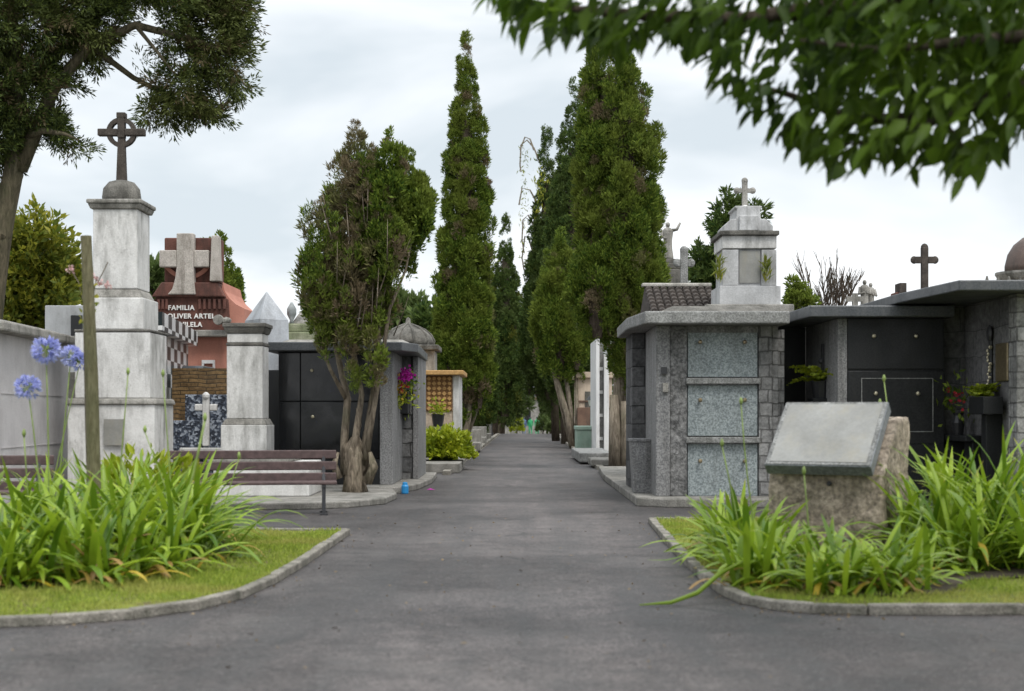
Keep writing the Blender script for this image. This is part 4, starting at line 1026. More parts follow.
for v in bm.verts:
    v.co += v.normal*(mn.fractal(v.co*5+Vector((3,1,7)),.9,2.1,4)*.016+mn.noise(v.co*24)*.008)
bm.to_mesh(me); bm.free()
for p in me.polygons: p.use_smooth=True
def plaque_box(mb,x0,x1,u0,u1,n0,n1):
    o=Vector((0,.02,.855)); up=Vector((0,.72,.694)).normalized(); nn=Vector((0,-.694,.72)).normalized()
    vs=[]
    for n_ in (n0,n1):
        for (x,u) in ((x0,u0),(x1,u0),(x1,u1),(x0,u1)):
            q=o+up*u+nn*n_; vs.append(turn((x,q.y,q.z)))
    mb.add(vs,[(0,3,2,1),(4,5,6,7),(0,1,5,4),(1,2,6,5),(2,3,7,6),(3,0,4,7)])
mb=MB(); plaque_box(mb,-.53,.44,-.12,.7,.02,.14); pq=part('plaque',mb,'plaqueside',t,.008)
mb=MB(); plaque_box(mb,-.52,.43,-.11,.69,.141,.148); part('plaque_rim',mb,'roofslab',pq)
mb=MB(); plaque_box(mb,-.485,.395,-.08,.66,.1485,.152); part('plaque_face',mb,'plaque',pq)
mb=MB(); mb.ball(turn((.03,-.03,.71)),.024,8); part('bolt',mb,'iron',pq)

# ================================================================ AVENUE
D=42.6
t=thing('white_wall_tomb','narrow white tomb with tall upright side slabs by the avenue','tomb',(2.75,44,0))
mb=MB(); mb.box(X(596,D),X(599.5,D),D,D+3,.05,Z(339,D)); part('side_slab',mb,'white_wall',t,.01)
mb=MB(); mb.box(X(599.5,D)+.003,X(604,D),D+.25,D+3,.05,Z(342,D)); part('grey_core',mb,'roofslab',t)
mb=MB(); mb.slab([(X(604,D)+.003,.05),(X(609,D),.05),(X(609,D),Z(365,D)),(X(606,D),Z(355,D)),(X(604,D)+.003,Z(354,D))],D,D+3); part('side_slab',mb,'white_wall',t,.01)
for k in range(4):
    mb=MB(); mb.box(X(600,D),X(603.5,D),D+.2,D+.247,.5+k*.7,.6+k*.7); part('plate',mb,'white_clean',t)
mb=MB(); mb.box(X(577,38),X(611,38),36.5,41.5,.05,.3); single('grave_slab',mb,'roofslab','flat grey grave slab in front of the white upright tomb','grave',(2.3,39,.05),bevel=.03)
mb=MB(); mb.box(1.9,2.6,34.0,35.6,.05,.22); single('grave_slab',mb,'concrete','small pale broken slab beside the cut tree stump','grave',(2.3,34.8,.05),bevel=.03)
D=45; t=thing('green_box_tomb','pale green painted box tomb at the foot of the white upright tomb','tomb',(X(587,D),45.7,0))
mb=MB(); mb.box(X(577,D),X(596,D),D,D+1.6,.05,.78); part('body',mb,'palegreen',t,.02); mb=MB(); mb.box(X(576,D),X(597,D),D-.05,D+1.65,.783,.9); part('lid',mb,'palegreen',t,.02)
mb=MB(); mb.box(X(578,D),X(595,D),D+.03,D+.5,0,.049); part('foot',mb,'darkstone',t)
D=52; t=thing('beige_chapel','small beige chapel with a projecting cornice beside the avenue','chapel',(X(592,D),53.5,0))
mb=MB(); mb.box(X(578,D),X(612,D),D,D+3,0,Z(378,D)); part('wall',mb,'beige',t,.01); mb=MB(); mb.box(X(576,D),X(614,D),D-.15,D+3.1,Z(378,D)+.003,Z(372,D)); part('cornice',mb,'beige',t,.02)
mb=MB(); mb.box(X(577,D),X(612,D),D-.4,D-.003,0,Z(417,D)+.35); part('base',mb,'terracotta',t,.02)
mb=MB(); mb.box(X(585,D),X(591,D),D-.03,D-.003,1.2,2.1); part('door',mb,'darkstone',t); mb=MB(); mb.box(X(578,D),X(598,D),D-.05,D-.003,Z(402,D),Z(400.5,D)); part('string_course',mb,'terracotta',t)
def lamp_post(x,y,h,label):
    t=thing('lamp_post',label,'lamp',(x,y,gz(y)))
    z=gz(y); mb=MB(); mb.tube([(x,y,z),(x,y,z+h-.35)],.045,8); mb.cbox(x,y,.2,.2,z,z+.2); part('post',mb,'iron',t)
    mb=MB(); mb.lathe(x,y,[(.07,z+h-.348),(.13,z+h-.15)],8); part('lantern',mb,'glass',t); mb=MB(); mb.lathe(x,y,[(.17,z+h-.148),(.1,z+h-.04),(.03,z+h)],8); part('cap',mb,'iron',t)
lamp_post(X(591.5,47),47,1.9,'iron lantern post by the white upright tomb'); lamp_post(X(491.5,80),80,1.7,'slim lantern post on the far left of the avenue')
# small graves lining the avenue
def small_grave(x,y,w,mat,label,h=.45,cross=True):
    t=thing('small_grave',label,'grave',(x,y,gz(y)),'small graves along the far avenue'); z=gz(y)+.05
    mb=MB(); mb.box(x-w/2,x+w/2,y-.8,y+.8,z,z+.28); part('slab',mb,mat,t,.02)
    mb=MB(); mb.box(x-w/2,x+w/2,y+.8,y+.95,z,z+h+.3); part('headstone',mb,mat,t,.02)
    if cross: mb=cross_mb(MB(),x,y+.87,z+h+.303,.5,.04,.04,.15,z+h+.65); part('cross',mb,mat,t)
for k,(x,y,w,mat,l) in enumerate([(-1.75,40.5,.8,'oldstone','mossy grey small grave at the foot of the tall left cypress'),(-1.5,48,.9,'oldstone','whitish small grave behind the tall left cypress'),(-1.5,58,.9,'concrete','pale grave further along the left of the avenue'),(-1.45,68,.9,'concrete','whitish grave beyond the second left avenue tree'),
    (2.95,58,.9,'oldstone','grey grave beside the leaning pale trunks'),(3.0,66,.9,'concrete','pale grave under the dark right cypresses'),(3.1,75,.9,'mossstone','greenish grave far along the right of the avenue')]):
    small_grave(x,y,w,mat,l,.4,k%2==1)
# end of the avenue
yE=165; z=gz(yE)
t=thing('far_building','pale grey building closing the end of the avenue','building',(axis(yE),yE,z))
mb=MB(); mb.box(axis(yE)-9,axis(yE)+9,yE,yE+8,z-.2,z+4.2); part('wall',mb,'oldstone',t); mb=MB(); mb.box(axis(yE)-9.3,axis(yE)+9.3,yE-.3,yE+8.3,z+4.203,z+4.5); part('roof',mb,'terracotta',t)
for k in range(-4,5):
    m2=MB(); m2.box(axis(yE)+k*2-.45,axis(yE)+k*2+.45,yE-.05,yE-.003,z+1.2,z+2.9); part('window',m2,'blackmatt',t)
# people far down the avenue
def person(x,y,mat,label,stride):
    z=gz(y)+.004; me=bpy.data.meshes.new('person'); o=bpy.data.objects.new('person',me); o.location=(x,y,z); COL.objects.link(o)
    V=[(0,0,.95),(0,0,1.2),(0,.0,1.42),(0,0,1.52),(0,-.02,1.66),(-.1,0,.9),(-.11,-stride,.5),(-.11,stride*.6,.06),(-.11,stride*.6-.12,.03),(.1,0,.9),(.11,stride*.6,.5),(.11,-stride,.06),(.11,-stride-.12,.03),(-.19,0,1.4),(-.25,.03,1.12),(-.24,-.08,.88),(.19,0,1.4),(.25,.03,1.12),(.24,-.08,.88)]
    E=[(0,1),(1,2),(2,3),(3,4),(0,5),(5,6),(6,7),(7,8),(0,9),(9,10),(10,11),(11,12),(2,13),(13,14),(14,15),(2,16),(16,17),(17,18)]
    me.from_pydata(V,E,[]); me.materials.append(M[mat])
    sk=o.modifiers.new('s','SKIN'); rad=[.15,.15,.14,.06,.11,.1,.07,.05,.04,.1,.07,.05,.04,.07,.05,.04,.07,.05,.04]
    for v,r_ in zip(me.skin_vertices[0].data,rad): v.radius=(r_,r_)
    me.skin_vertices[0].data[0].use_root=True
    sb=o.modifiers.new('u','SUBSURF'); sb.levels=1; sb.render_levels=1
    mark(o,label,'person',None)
    hb=MB(); hb.ball((x,y+.01,z+1.69),.115,8); part('hair',hb,'iron',o)
yp=140
person(X(524,yp),yp,'shirt_blue','person in dark blue clothes walking at the far end','' or .12)
person(X(530.5,yp),yp+1,'shirt_green','person in green, left of two in green far along the avenue',.1)
person(X(537,yp),yp-1,'shirt_green','person in green, right of two in green far along the avenue',-.1)
# boundary walls behind the tombs
for x0,x1,lab in ((-70,-8,'long whitewashed boundary wall behind the left tombs'),(9,70,'long whitewashed boundary wall behind the right tombs')):
    mb=MB(); mb.box(x0,x1,72,72.4,-.1,2.3); mb.box(x0,x1,71.9,72.5,2.303,2.42); single('boundary_wall',mb,'white_wall',lab,'wall',((x0+x1)/2,72,0))

# ================================================================ PLANTING
def strap_clump(c, n, Lm, seed, dead=.1, spread=1.0, name='strap_leaves', parent=None):
    r=random.Random(seed); mb_v=[]; fs=[]; tint=[]
    for k in range(n):
        a=r.uniform(0,2*PI); isd=r.random()<dead
        L=Lm*r.uniform(.65,1.12); el=r.betavariate(1.7,1.5)*1.25+.15
        if isd: el=r.uniform(.3,1.0); L*=.7
        w=r.uniform(.017,.029); b0=Vector((c[0]+r.gauss(0,.13),c[1]+r.gauss(0,.12),c[2]))
        d=Vector((math.cos(a)*math.cos(el)*spread,math.sin(a)*math.cos(el)*spread,math.sin(el))).normalized()
        p=b0.copy(); seg=9; st=L/seg; bend=r.uniform(.09,.25)*(1.9 if isd else 1); tw=r.uniform(-.06,.06)
        side=Vector((-math.sin(a),math.cos(a),0)); o=len(mb_v)
        for j in range(seg+1):
            u=j/seg; ww=w*(.75+.6*u if u<.4 else 1.0-(max(0,u-.68)/.32)**2.2)*1.0
            ww=max(ww,.0012); nrm=side.cross(d).normalized()
            mb_v += [p-side*ww+nrm*ww*.35, p.copy(), p+side*ww+nrm*ww*.35]
            tint += [1.0 if isd else (max(0,(u-.86))*5 if r.random()<.25 else 0)]*3
            p=p+d*st; d=(d+Vector((0,0,-1))*bend*(.35+1.3*u)).normalized(); side=(Matrix.Rotation(tw,3,'Z')@side).normalized()
            if p.z<c[2]+.008 and j>2: p.z=c[2]+.008
        for j in range(seg):
            q=o+j*3; fs += [(q,q+1,q+4,q+3),(q+1,q+2,q+5,q+4)]
    V=np.array([tuple(v) for v in mb_v]); idx=np.array(fs).ravel(); stt=np.arange(len(fs))*4
    return np_mesh(name,V,idx,stt,'strap',parent,np.array(tint),True)
def stalk(parent, base, top, rad=.007, kind='bud', lean=.0):
    mb=MB(); b=Vector(base); tp=Vector(top); mid=(b+tp)/2+Vector((lean,0,0))
    mb.tube([b,b.lerp(mid,.5)+Vector((lean*.2,0,0)),mid,tp.lerp(mid,.5)+Vector((lean*.2,0,0)),tp],[rad*1.25,rad*1.15,rad,rad*.9,rad*.8],6)
    st=part('flower_stalk',mb,'stalk',parent,smooth=True)
    if kind=='bud':
        k=MB(); k.lathe(tp.x,tp.y,[(rad*.8,tp.z-.01),(.016,tp.z+.012),(.017,tp.z+.03),(.006,tp.z+.06)],7); part('bud',k,'stalk',st,smooth=True)
    else:
        R_=kind; n=56
        d=unit(rng.normal(size=(n,3))+np.array([0,0,.35])); C=np.array(tp)+d*R_*.55
        B=[]
        for q in range(5):
            jd=d+rng.normal(size=(n,3))*.42; B.append(blades(C,jd,R_*.55,R_*.17,.12)+(None,))
        V,i,s,_=join(B); np_mesh('flower_head',V,i,s,'bluefl',st)
        B=blades(np.repeat(np.array([tp]),n,0),d,R_*.6,.006); np_mesh('flower_stems',*B,'stalk',st)
GL='strap leaved lilies massed in the left island'; GR='strap leaved lilies around the boulder plaque'
zb=.064
left=[(-4.9,10.8),(-4.25,10.7),(-3.72,10.72),(-3.2,10.9),(-2.9,11.4),(-5.3,12.2),(-4.6,12.3),(-4.05,12.2),(-3.5,12.3),(-3.1,12.5),(-2.9,12.6),(-5.0,13.3),(-4.4,13.3),(-3.8,13.3),(-3.45,13.4),(-3.15,13.6),(-4.7,14.3),(-4.0,14.3),(-3.4,14.3)]
def spot(x,y):
    return 'in the front row' if y<11.9 else 'in the middle' if y<13 else 'at the back'
lc=[]
for k,(x,y) in enumerate(left):
    t=thing('agapanthus','lush strap leaved agapanthus clump without open flowers in the left island','plant',(x,y,zb),GL); lc.append(t)
    strap_clump((x,y,zb),86,(.96 if y>11.9 else .78)*(.88 if x<-4.1 else 1),100+k,.17 if y<12 else .04,.9,parent=t)
def nearest(lst,x,y): return min(lst,key=lambda o:(o.location.x-x)**2+(o.location.y-y)**2)
def flower(lst,px,py,bx_,by,d,kind,label,lean=0,rad=.007):
    tp=P(px,py,d); x=X(bx_,d); o=nearest(lst,x,d)
    stalk(o,(o.location.x*.4+x*.6,d,zb+.02),tp,rad,kind,lean); o['label']=label; o.pop('group',None)
    return o
o=flower(lc,46,350,52,540,12.3,.132,'agapanthus clump with the tallest and next tallest round blue flower heads at the left',.01)
stalk(o,(o.location.x+.02,12.25,zb),P(28,388,12.2),.007,.118,.02)
stalk(o,(o.location.x-.1,12.3,zb),P(24,436,12.2),.007,'bud')
o=flower(lc,71,356,66,500,14.0,.11,'agapanthus clump with two small blue flower heads beside the wooden stake')
stalk(o,(o.location.x+.05,14.0,zb),P(80,362,14.0),.006,.1)
flower(lc,128,374,122,540,13.2,'bud','agapanthus clump with a slim budded stalk before the marble pedestal')
o=flower(lc,163,376,164,540,12.9,'bud','agapanthus clump with a tall budded stalk right of the marble pedestal')
stalk(o,(o.location.x,12.8,zb),P(145,432,12.8),.006,'bud')
o=flower(lc,205,420,172,545,11.8,'bud','agapanthus clump with a thick leaning budded stalk before the bench',.02,.013)
flower(lc,239,458,234,520,13.4,'bud','agapanthus clump with a short budded stalk nearest the bench end')
# lime foliage at the foot of the stake
ls=thing('lime_shrub','small lime yellow shrub at the foot of the wooden stake','shrub',(-3.85,14.9,.075))
dome_bush(ls,(-3.85,14.9,.35),.55,.4,.58,700,'bush',.13,.06); mb=MB(); mb.tube([(-3.85,14.9,.07),(-3.85,14.9,.45)],.02,6); part('stem',mb,'bark_pale',ls)

right=[(1.86,10.65,.6),(2.3,10.25,.54),(2.78,10.35,.54),(1.98,11.5,.66),(2.4,11.1,.54),(2.95,10.95,.5),(1.95,12.3,.72),(2.05,13.1,.6),
       (3.75,11.7,.9),(4.3,11.8,.95),(4.85,11.9,.95),(3.9,12.5,1.12),(4.4,12.6,1.12),(4.95,12.7,1.1),(4.0,13.3,1.2),(4.6,13.5,1.2),(5.2,13.4,1.15),(5.4,12.3,1.0),(3.62,12.4,.9)]
rc=[]
for k,(x,y,L) in enumerate(right):
    lab='low arching agapanthus clump in front of the boulder plaque' if k<8 else 'tall bright agapanthus clump right of the boulder plaque'
    t=thing('agapanthus',lab,'plant',(x,y,zb),GR if k<8 else 'tall strap leaved lilies right of the boulder'); rc.append(t)
    strap_clump((x,y,zb),76 if k<8 else 78,L*1.04,300+k,.14 if y<11.6 else .04,.95,parent=t)
flower(rc,722,446,745,560,11.8,'bud','agapanthus clump whose budded stalk stands before the lowest granite slab')
o=flower(rc,741,404,775,545,12.4,'bud','agapanthus clump with a long thin stalk crossing the blue grey slabs',-.02)
flower(rc,804,474,808,560,11.1,'bud','agapanthus clump with one budded stalk before the plaque')
o=flower(rc,884,381,884,500,13.35,'bud','agapanthus clump with tall buds rising above the plaque corner')
stalk(o,(o.location.x-.15,13.4,zb),P(880,405,13.35),.006,'bud')
o=flower(rc,922,514,912,580,11.3,'bud','agapanthus clump with a withered yellow bud near the right kerb')
# long fallen leaf over the kerb
o=rc[0]; mb=MB(); mb.tube([(1.86,10.72,.2),(1.72,10.5,.25),(1.5,10.2,.2),(1.3,9.98,.08),(1.1,9.85,.03),(.88,9.82,.018)],[.011,.014,.018,.017,.014,.004],6)
part('fallen_stalk',mb,'strap',o,smooth=True,label='long limp stalk fallen over the kerb'); o['label']='agapanthus clump with a long limp leaf lying over the kerb'; o.pop('group',None)

# ================================================================ TREES
def tree(name,label,loc,group=None): return thing(name,label,'tree',loc,group)
def crown(parent,batches,mat): 
    V,i,s,T=join(batches); return np_mesh('crown',V,i,s,mat,parent,T)
# --- multi stemmed half brown cypress in the middle of the left side
D=22.3; bx0=X(355,D)
t=tree('cypress_tree','multi stemmed half browned cypress with pale bare trunks, in front of the black mausoleum',(bx0,D,.1))
mb=MB()
def pstem(pts,rads,n=9,w=.12,d=D): mb.tube([(X(px,d),d+dy,Z(py,d)) for px,py,dy in pts],rads,n,w)
for k in range(9):
    an=k*.7+.2; ca,sa=math.cos(an),math.sin(an); q=random.uniform(.09,.145)
    mb.tube([(bx0+ca*q*1.35,D+sa*q*1.35,.06),(bx0+ca*q*.95,D+sa*q*.95,.25),(bx0+ca*q*1.05,D+sa*q,.5),(bx0+ca*q*1.0,D+sa*q*.8,random.uniform(.62,.8)),(bx0+ca*q*.35,D+sa*q*.3,.95)],[.085,.075,.08,.075,.03],8,.2)
pstem([(346,475,0),(344,440,.05),(347,400,.1),(338,360,.1),(328,310,.15),(325,260,.2),(330,200,.2)],[0.096,0.067,0.056,0.048,0.037,0.026,0.011])
pstem([(350,475,-.05),(356,440,-.1),(362,395,-.05),(352,345,0),(356,290,0),(358,220,0),(357,150,0)],[0.081,0.056,0.044,0.041,0.037,0.030,0.011])
pstem([(362,475,0),(369,425,0),(375,385,.05),(378,340,0),(384,290,0),(396,240,0),(402,180,0)],[0.096,0.067,0.056,0.044,0.037,0.026,0.011])
pstem([(366,460,-.1),(374,410,-.1),(384,350,-.1),(390,310,-.1),(406,270,-.05),(414,230,0)],[0.059,0.041,0.033,0.026,0.018,0.011])
pstem([(352,455,.1),(358,425,.2),(356,408,.22)],[0.059,0.037,0.026]); pstem([(368,482,-.15),(375,466,-.2),(371,452,-.15)],[0.081,0.067,0.030]); pstem([(340,478,-.1),(335,464,-.12),(339,452,-.1)],[0.074,0.052,0.022])
pstem([(346,400,.1),(332,370,-.2),(318,330,-.3),(314,280,-.3)],[0.037,0.030,0.022,0.011]); pstem([(352,345,0),(372,300,-.3),(380,250,-.3)],[0.030,0.022,0.011])
for k in range(64):
    px=min(395,max(318,random.gauss(352,22))); py=random.uniform(225,345); a=random.uniform(-14,14); dy=random.uniform(-.8,.6)
    a+=(px-350)*.25; pstem([(px,py,dy),(px+a*.4,py-18,dy),(px+a*.8,py-40,dy)],[.011,.008,.003],5)
part('trunk',mb,'bark_mid',t,smooth=True)
lob=[(348,320,398,3,.4),(376,310,392,3,.3),(322,300,362,6,.4),(342,300,360,6,.5),(364,300,358,6,.5),(384,270,335,8,.25),(322,196,345,19,.35),(339,146,330,19,.45),(357,122,305,17,.9),(370,133,300,14,.6),(394,136,290,18,.03),(418,172,272,14,.0),(408,150,280,20,.0),(346,225,335,20,.85),(386,195,305,15,.4),(311,240,345,11,.15),(328,245,352,14,.5),(364,240,325,14,.9),(425,190,255,9,0)]
B=[]; cb=MB()
for px,yt,yb,hw,br in lob:
    dy=random.uniform(-.45,.45); b0=(X(px+(8 if px<350 else -12 if px>390 else 0),D),D+dy,Z(yb,D)); t0=(X(px,D),D+dy,Z(yt,D)); r=hw*D/FOC
    B.append(spindle_lobe(b0,t0,r*1.1,.21,11 if br>.3 else 15,12,.08 if br>.3 else .065,.017 if br>.3 else .024,.3,2.2,.55,br,.85 if br>.3 else 1.15))
crown(t,B,'cyp')

# --- tall cypresses as proto shapes
def column_tree(name,label,loc,lobes,mat,bs,k,m,L,W,trunks,bmat,group=None,brown=.06,core=True):
    t=tree(name,label,loc,group); mb=MB()
    for pts,r in trunks: mb.tube([(loc[0]+a,loc[1]+b,loc[2]+c) for a,b,c in pts],r,8,.08)
    part('trunk',mb,bmat,t,smooth=True); B=[]; cm=MB()
    for (bx_,by,bz),(tx,ty,tz),r,lo,sharp,mid in lobes:
        b0=(loc[0]+bx_,loc[1]+by,loc[2]+bz); t0=(loc[0]+tx,loc[1]+ty,loc[2]+tz)
        B.append(spindle_lobe(b0,t0,r,bs,k,m,L,W,lo,sharp,mid,brown,1.35)); core_mb(cm,b0,t0,r,10,lo,sharp,mid)
    cr=crown(t,B,mat)
    if core: part('inner_twigs',cm,'bark_dark',cr)
    return t
# left tall slender one
D=44; x=X(458,D)
def rel(px,py,dy=0,d=None): d=d or D; return (X(px,d)-x,dy,Z(py,d))
column_tree('cypress_tree','very tall slender pointed cypress standing alone on the left of the avenue',(x,D,0),
  [(rel(464,425),rel(466,36),.76,.16,3.0,.2),(rel(449,400,-.3),rel(458,215,-.2),.46,.2,1.6,.5),(rel(480,415,-.2),rel(479,250,0),.34,.2,1.6,.5),(rel(463,380,-.5),rel(470,280,-.4),.5,.3,1.6,.5)],'cyp',.34,22,14,.1,.026,
  [([(0,0,0),(.05,0,1.2),(.2,0,3),(.25,0,8)],[.16,.13,.11,.05]),([(-.1,.1,0),(-.35,.1,1.2),(-.3,0,2.6)],[.1,.08,.06]),([(.1,-.1,0),(.35,-.1,1.3),(.4,0,2.8)],[.11,.09,.07]),([(.05,.2,0),(.6,.1,1.5),(.6,0,3)],[.09,.07,.05])],'bark_pale',None,.04)
# right bright one (near)
D=33; x=X(616,D)
column_tree('cypress_tree','broad bright green cypress with its lower trunks cut, left of the grey granite mausoleum',(x,D,.0),
  [(rel(630,380),rel(610,4),.97,.3,3.6,.3),(rel(596,300,-.2),rel(600,45,.1),.42,.25,1.6,.4),(rel(640,345,-.1),rel(630,165),.45,.2,1.6,.4),(rel(651,262,.3),rel(652,165,.3),.13,.2,1.6,.5),(rel(597,345,-.3),rel(600,190,-.3),.6,.2,1.6,.4),(rel(648,330,.2),rel(645,215,.2),.42,.25,1.6,.4),(rel(634,398,.1),rel(630,290,0),.45,.3,1.6,.5)],'cyp',.31,24,14,.08,.021,
  [([(.1,.3,0),(.15,.3,2),(.05,.2,5)],[.24,.2,.1]),([(.35,.2,0),(.42,.2,1.6),(.3,.1,3)],[.1,.08,.06]),([(-.02,-.15,0),(-.04,-.15,.9),(-.06,-.15,1.75)],[.17,.15,.11]),([(.18,-.2,0),(.2,-.2,.8),(.17,-.2,1.6)],[.13,.11,.08]),([(.34,-.1,0),(.36,-.1,.6),(.33,-.1,1.2)],[.1,.08,.06]),([(.3,.2,0),(.5,.2,2.2),(.55,.2,3.2)],[.06,.05,.04])],'bark_pale',None,.1)
# right lighter one with leaning pale trunks
D=52; x=X(573,D)
column_tree('cypress_tree','rounded green cypress with leaning pale trunks before the beige chapel',(x,D,.0),
  [(rel(560,385),rel(562,235),.85,.25,1.6,.35),(rel(550,360,-.3),rel(551,250,-.2),.55,.25,1.6,.4),(rel(576,375,-.2),rel(576,255,-.2),.6,.25,1.6,.4),(rel(585,350,.2),rel(584,270,0),.4,.25,1.6,.4)],'cyp',.42,22,13,.115,.032,
  [([(0,0,0),(-.2,0,1.2),(-.55,0,2.4),(-.9,0,3.4)],[.13,.11,.09,.05]),([(.05,.1,0),(-.1,.1,1.5),(-.3,.1,3)],[.12,.1,.07]),([(.15,0,0),(.15,0,1.5),(.1,0,3)],[.09,.08,.06]),([(-.05,.2,0),(-.5,.2,1.9),(-.75,.2,2.9)],[.08,.06,.05])],'bark_pale',None,.05)
# dark tall ones behind on the right
D=60; x=X(566,D)
dk=column_tree('cypress_tree','very tall dark cypress behind the bright broad one',(x,D,.0),
  [(rel(572,415),rel(575,74),1.15,.14,1.9,.3),(rel(556,400),rel(560,140),.6,.2,1.6,.4),(rel(590,400),rel(588,150),.55,.2,1.6,.4)],'cypdark',.46,16,11,.12,.048,
  [([(0,0,0),(.1,0,3),(.3,0,9)],[.22,.2,.1])],'bark_dark',None,.0)
D=66; x=X(545,D)+.5
ek=column_tree('cypress_tree','dark cypress with yellowing sprays and bare hanging twigs on its avenue side',(x,D,.0),
  [(rel(549,412),rel(547,118),.85,.14,2.0,.3),(rel(537,405),rel(540,185),.62,.2,1.6,.4),(rel(530,400,.2),rel(531,270,.2),.5,.3,1.6,.4)],'cypdark',.46,16,11,.12,.048,
  [([(0,0,0),(-.1,0,3),(-.2,0,9)],[.2,.18,.1])],'bark_dark',None,.02)
tw=MB()
for pts in ([(541,165),(534,148),(527,140),(521,145),(520,165),(521,172)],[(538,205),(530,190),(522,188),(519,205)],[(536,230),(528,215),(523,220),(522,240),(524,252)],[(534,150),(530,139),(525,137),(520,150)],[(536,262),(529,240),(525,236),(522,258),(524,270)]):
    tw.tube([P(a,b,D) for a,b in pts],[.05]+[.035]*(len(pts)-1),5)
part('bare_twigs',tw,'bark_pale',ek)
C=np.array([P(random.gauss(540,3.2),random.gauss(192,13),D-.9) for k in range(90)]); V,i,s=blades(C,rng.normal(size=(90,3))*.4+np.array([0,-.2,.8]),.24,.07); np_mesh('yellow_sprays',V,i,s,'yel',ek)
C=np.array([P(random.gauss(524,2.5),random.uniform(140,262),D) for k in range(140)]); V,i,s=blades(C,rng.normal(size=(140,3))*.6+np.array([0,0,-.6]),.22,.05); np_mesh('twig_leaves',V,i,s,'yel',ek)
# left dark one further on
D=84; x=X(494,D)
gk=column_tree('cypress_tree','dark pointed cypress on the left beyond the slender one',(x,D,gz(D)),
  [(rel(505,425),rel(506,212),1.05,.14,1.6,.25),(rel(514,415),rel(515,275),.65,.2,1.6,.4),(rel(493,425),rel(495,265),.7,.2,1.6,.4)],'cypdark',.5,16,11,.14,.055,
  [([(0,0,0),(.2,0,3),(.5,0,9)],[.22,.2,.1])],'bark_dark',None,.04)
# repeats down the avenue
FG='dark cypresses lining the far avenue'; FL='dark cypress standing in the shaded far part of the avenue'
spots=[(62,-1.75,gk,.55),(72,-1.75,gk,.7),(92,-1.35,gk,.85),(100,-1.2,gk,.9),(108,-1.1,dk,.62),(118,-.95,gk,.85),(128,-.85,gk,.85),(140,-1.2,gk,.9),
       (72,3.5,ek,.62),(78,3.1,dk,.6),(86,3.1,dk,.75),(94,3.15,ek,.8),(102,3.3,dk,.7),(110,3.35,ek,.75),(120,3.45,dk,.7),(130,3.6,ek,.75),(142,3.9,dk,.7)]
for y,xx,src,sc in spots:
    o=copy_tree(src,(xx,y,gz(y)),FL,None,(sc*1.1,sc*1.1,sc),random.uniform(0,6.28)); o['group']=FG
    for ch in list(o.children):                                    # twigs and yellow sprays belong to one tree only
        if ch.name.startswith(('bare_twigs','yellow_sprays','twig_leaves')): bpy.data.objects.remove(ch)
# low hanging lighter foliage trees arching over the avenue
def round_tree(name,label,loc,blobs,mat,n,L,W,trunk=None,bmat='bark_dark',group=None,m=14,size=.5,spread=.7,cat='tree'):
    t=tree(name,label,loc,group); t['category']=cat; mb=MB()
    for pts,r in (trunk or [([(0,0,0),(0,0,1)],[.15,.1])]): mb.tube([(loc[0]+a,loc[1]+b,loc[2]+c) for a,b,c in pts],r,8,.1)
    part('trunk',mb,bmat,t,smooth=True); B=[]
    vol=sum(b[3]*b[4]*b[5] for b in blobs)
    for x,y,z,rx,ry,rz_ in blobs:
        k=max(12,int(n*rx*ry*rz_/vol)); d=unit(rng.normal(size=(k,3))); q=.55+.5*rng.random((k,1))**.6
        C=np.array([x,y,z])+d*q*np.array([rx,ry,rz_])
        B.append(tufts(C,d+np.array([0,0,.35]),size*(.6+.7*rng.random(k)),m,L,W,spread,None))
    crown(t,B,mat); return t
for y,px,lab,pxz in ((106,519,'light green weeping tree leaning over the avenue from the left',400),(96,556,'lighter green low tree among the right avenue trunks',398)):
    xx=X(px,y); tx=axis(y)+(-2.2 if px<530 else 2.5); z=gz(y)
    round_tree('arching_tree',lab,(tx,y,z),[(xx,y,Z(pxz,y),.85,.9,.95),(xx-(.5 if px<530 else -.5),y,Z(pxz+8,y),.7,.8,.9),((xx+tx)/2,y,Z(pxz-10,y),.9,.8,.9)],'far',420,.26,.08,[([(0,0,0),(.15*np.sign(xx-tx),0,1.2),((xx-tx)*.7,0,Z(pxz,y)-z)],[.2,.15,.07])],'bark_pale')
for y,px,py,lab in ((118,517,422,'yellow green bush at the end of the avenue on the left'),(112,543,424,'dark green clipped bush at the end of the avenue on the right'),(90,554,430,'low green bush at the right avenue edge')):
    xx=X(px,y); z=gz(y); tt=thing('roadside_bush',lab,'bush',(xx,y,z)); dome_bush(tt,(xx,y,z+.25),.45,.5,Z(py-8,y)-z-.2,420,'bush' if px<530 else 'far',.28,.14)
    mb=MB(); mb.tube([(xx,y,z),(xx,y,z+.4)],.05,6); part('stem',mb,'bark_dark',tt)
# --- background trees on the left
D=40; x=X(216,D)
column_tree('cypress_tree','rounded deep green cypress just behind the red brown tomb',(x,D,0),[((0,0,1.2),(-.1,0,Z(226,D)),.72,.2,2.6,.5),((.25,0,1.0),(.3,.1,Z(262,D)),.5,.2,2.2,.5)],'cyp',.32,13,9,.12,.045,[([(0,0,0),(0,0,3)],[.15,.1])],'bark_dark',None,0)
def bg(name,lab,px,py,D,rx,rz_,mat,n=160,cat='tree',L=.34,W=.13,extra=()):
    x=X(px,D); z=Z(py,D)
    return round_tree(name,lab,(x,D,gz(D)),[(x,D,z,rx,rx,rz_)]+[(X(a,D),D+random.uniform(-.5,.5),Z(b,D),c,c,d) for a,b,c,d in extra],mat,n,L,W,[([(0,0,0),(.1,0,z*.5),(0,0,z)],[.2,.15,.08])],cat=cat,size=max(.14,min(.5,rx*.6)),m=22)
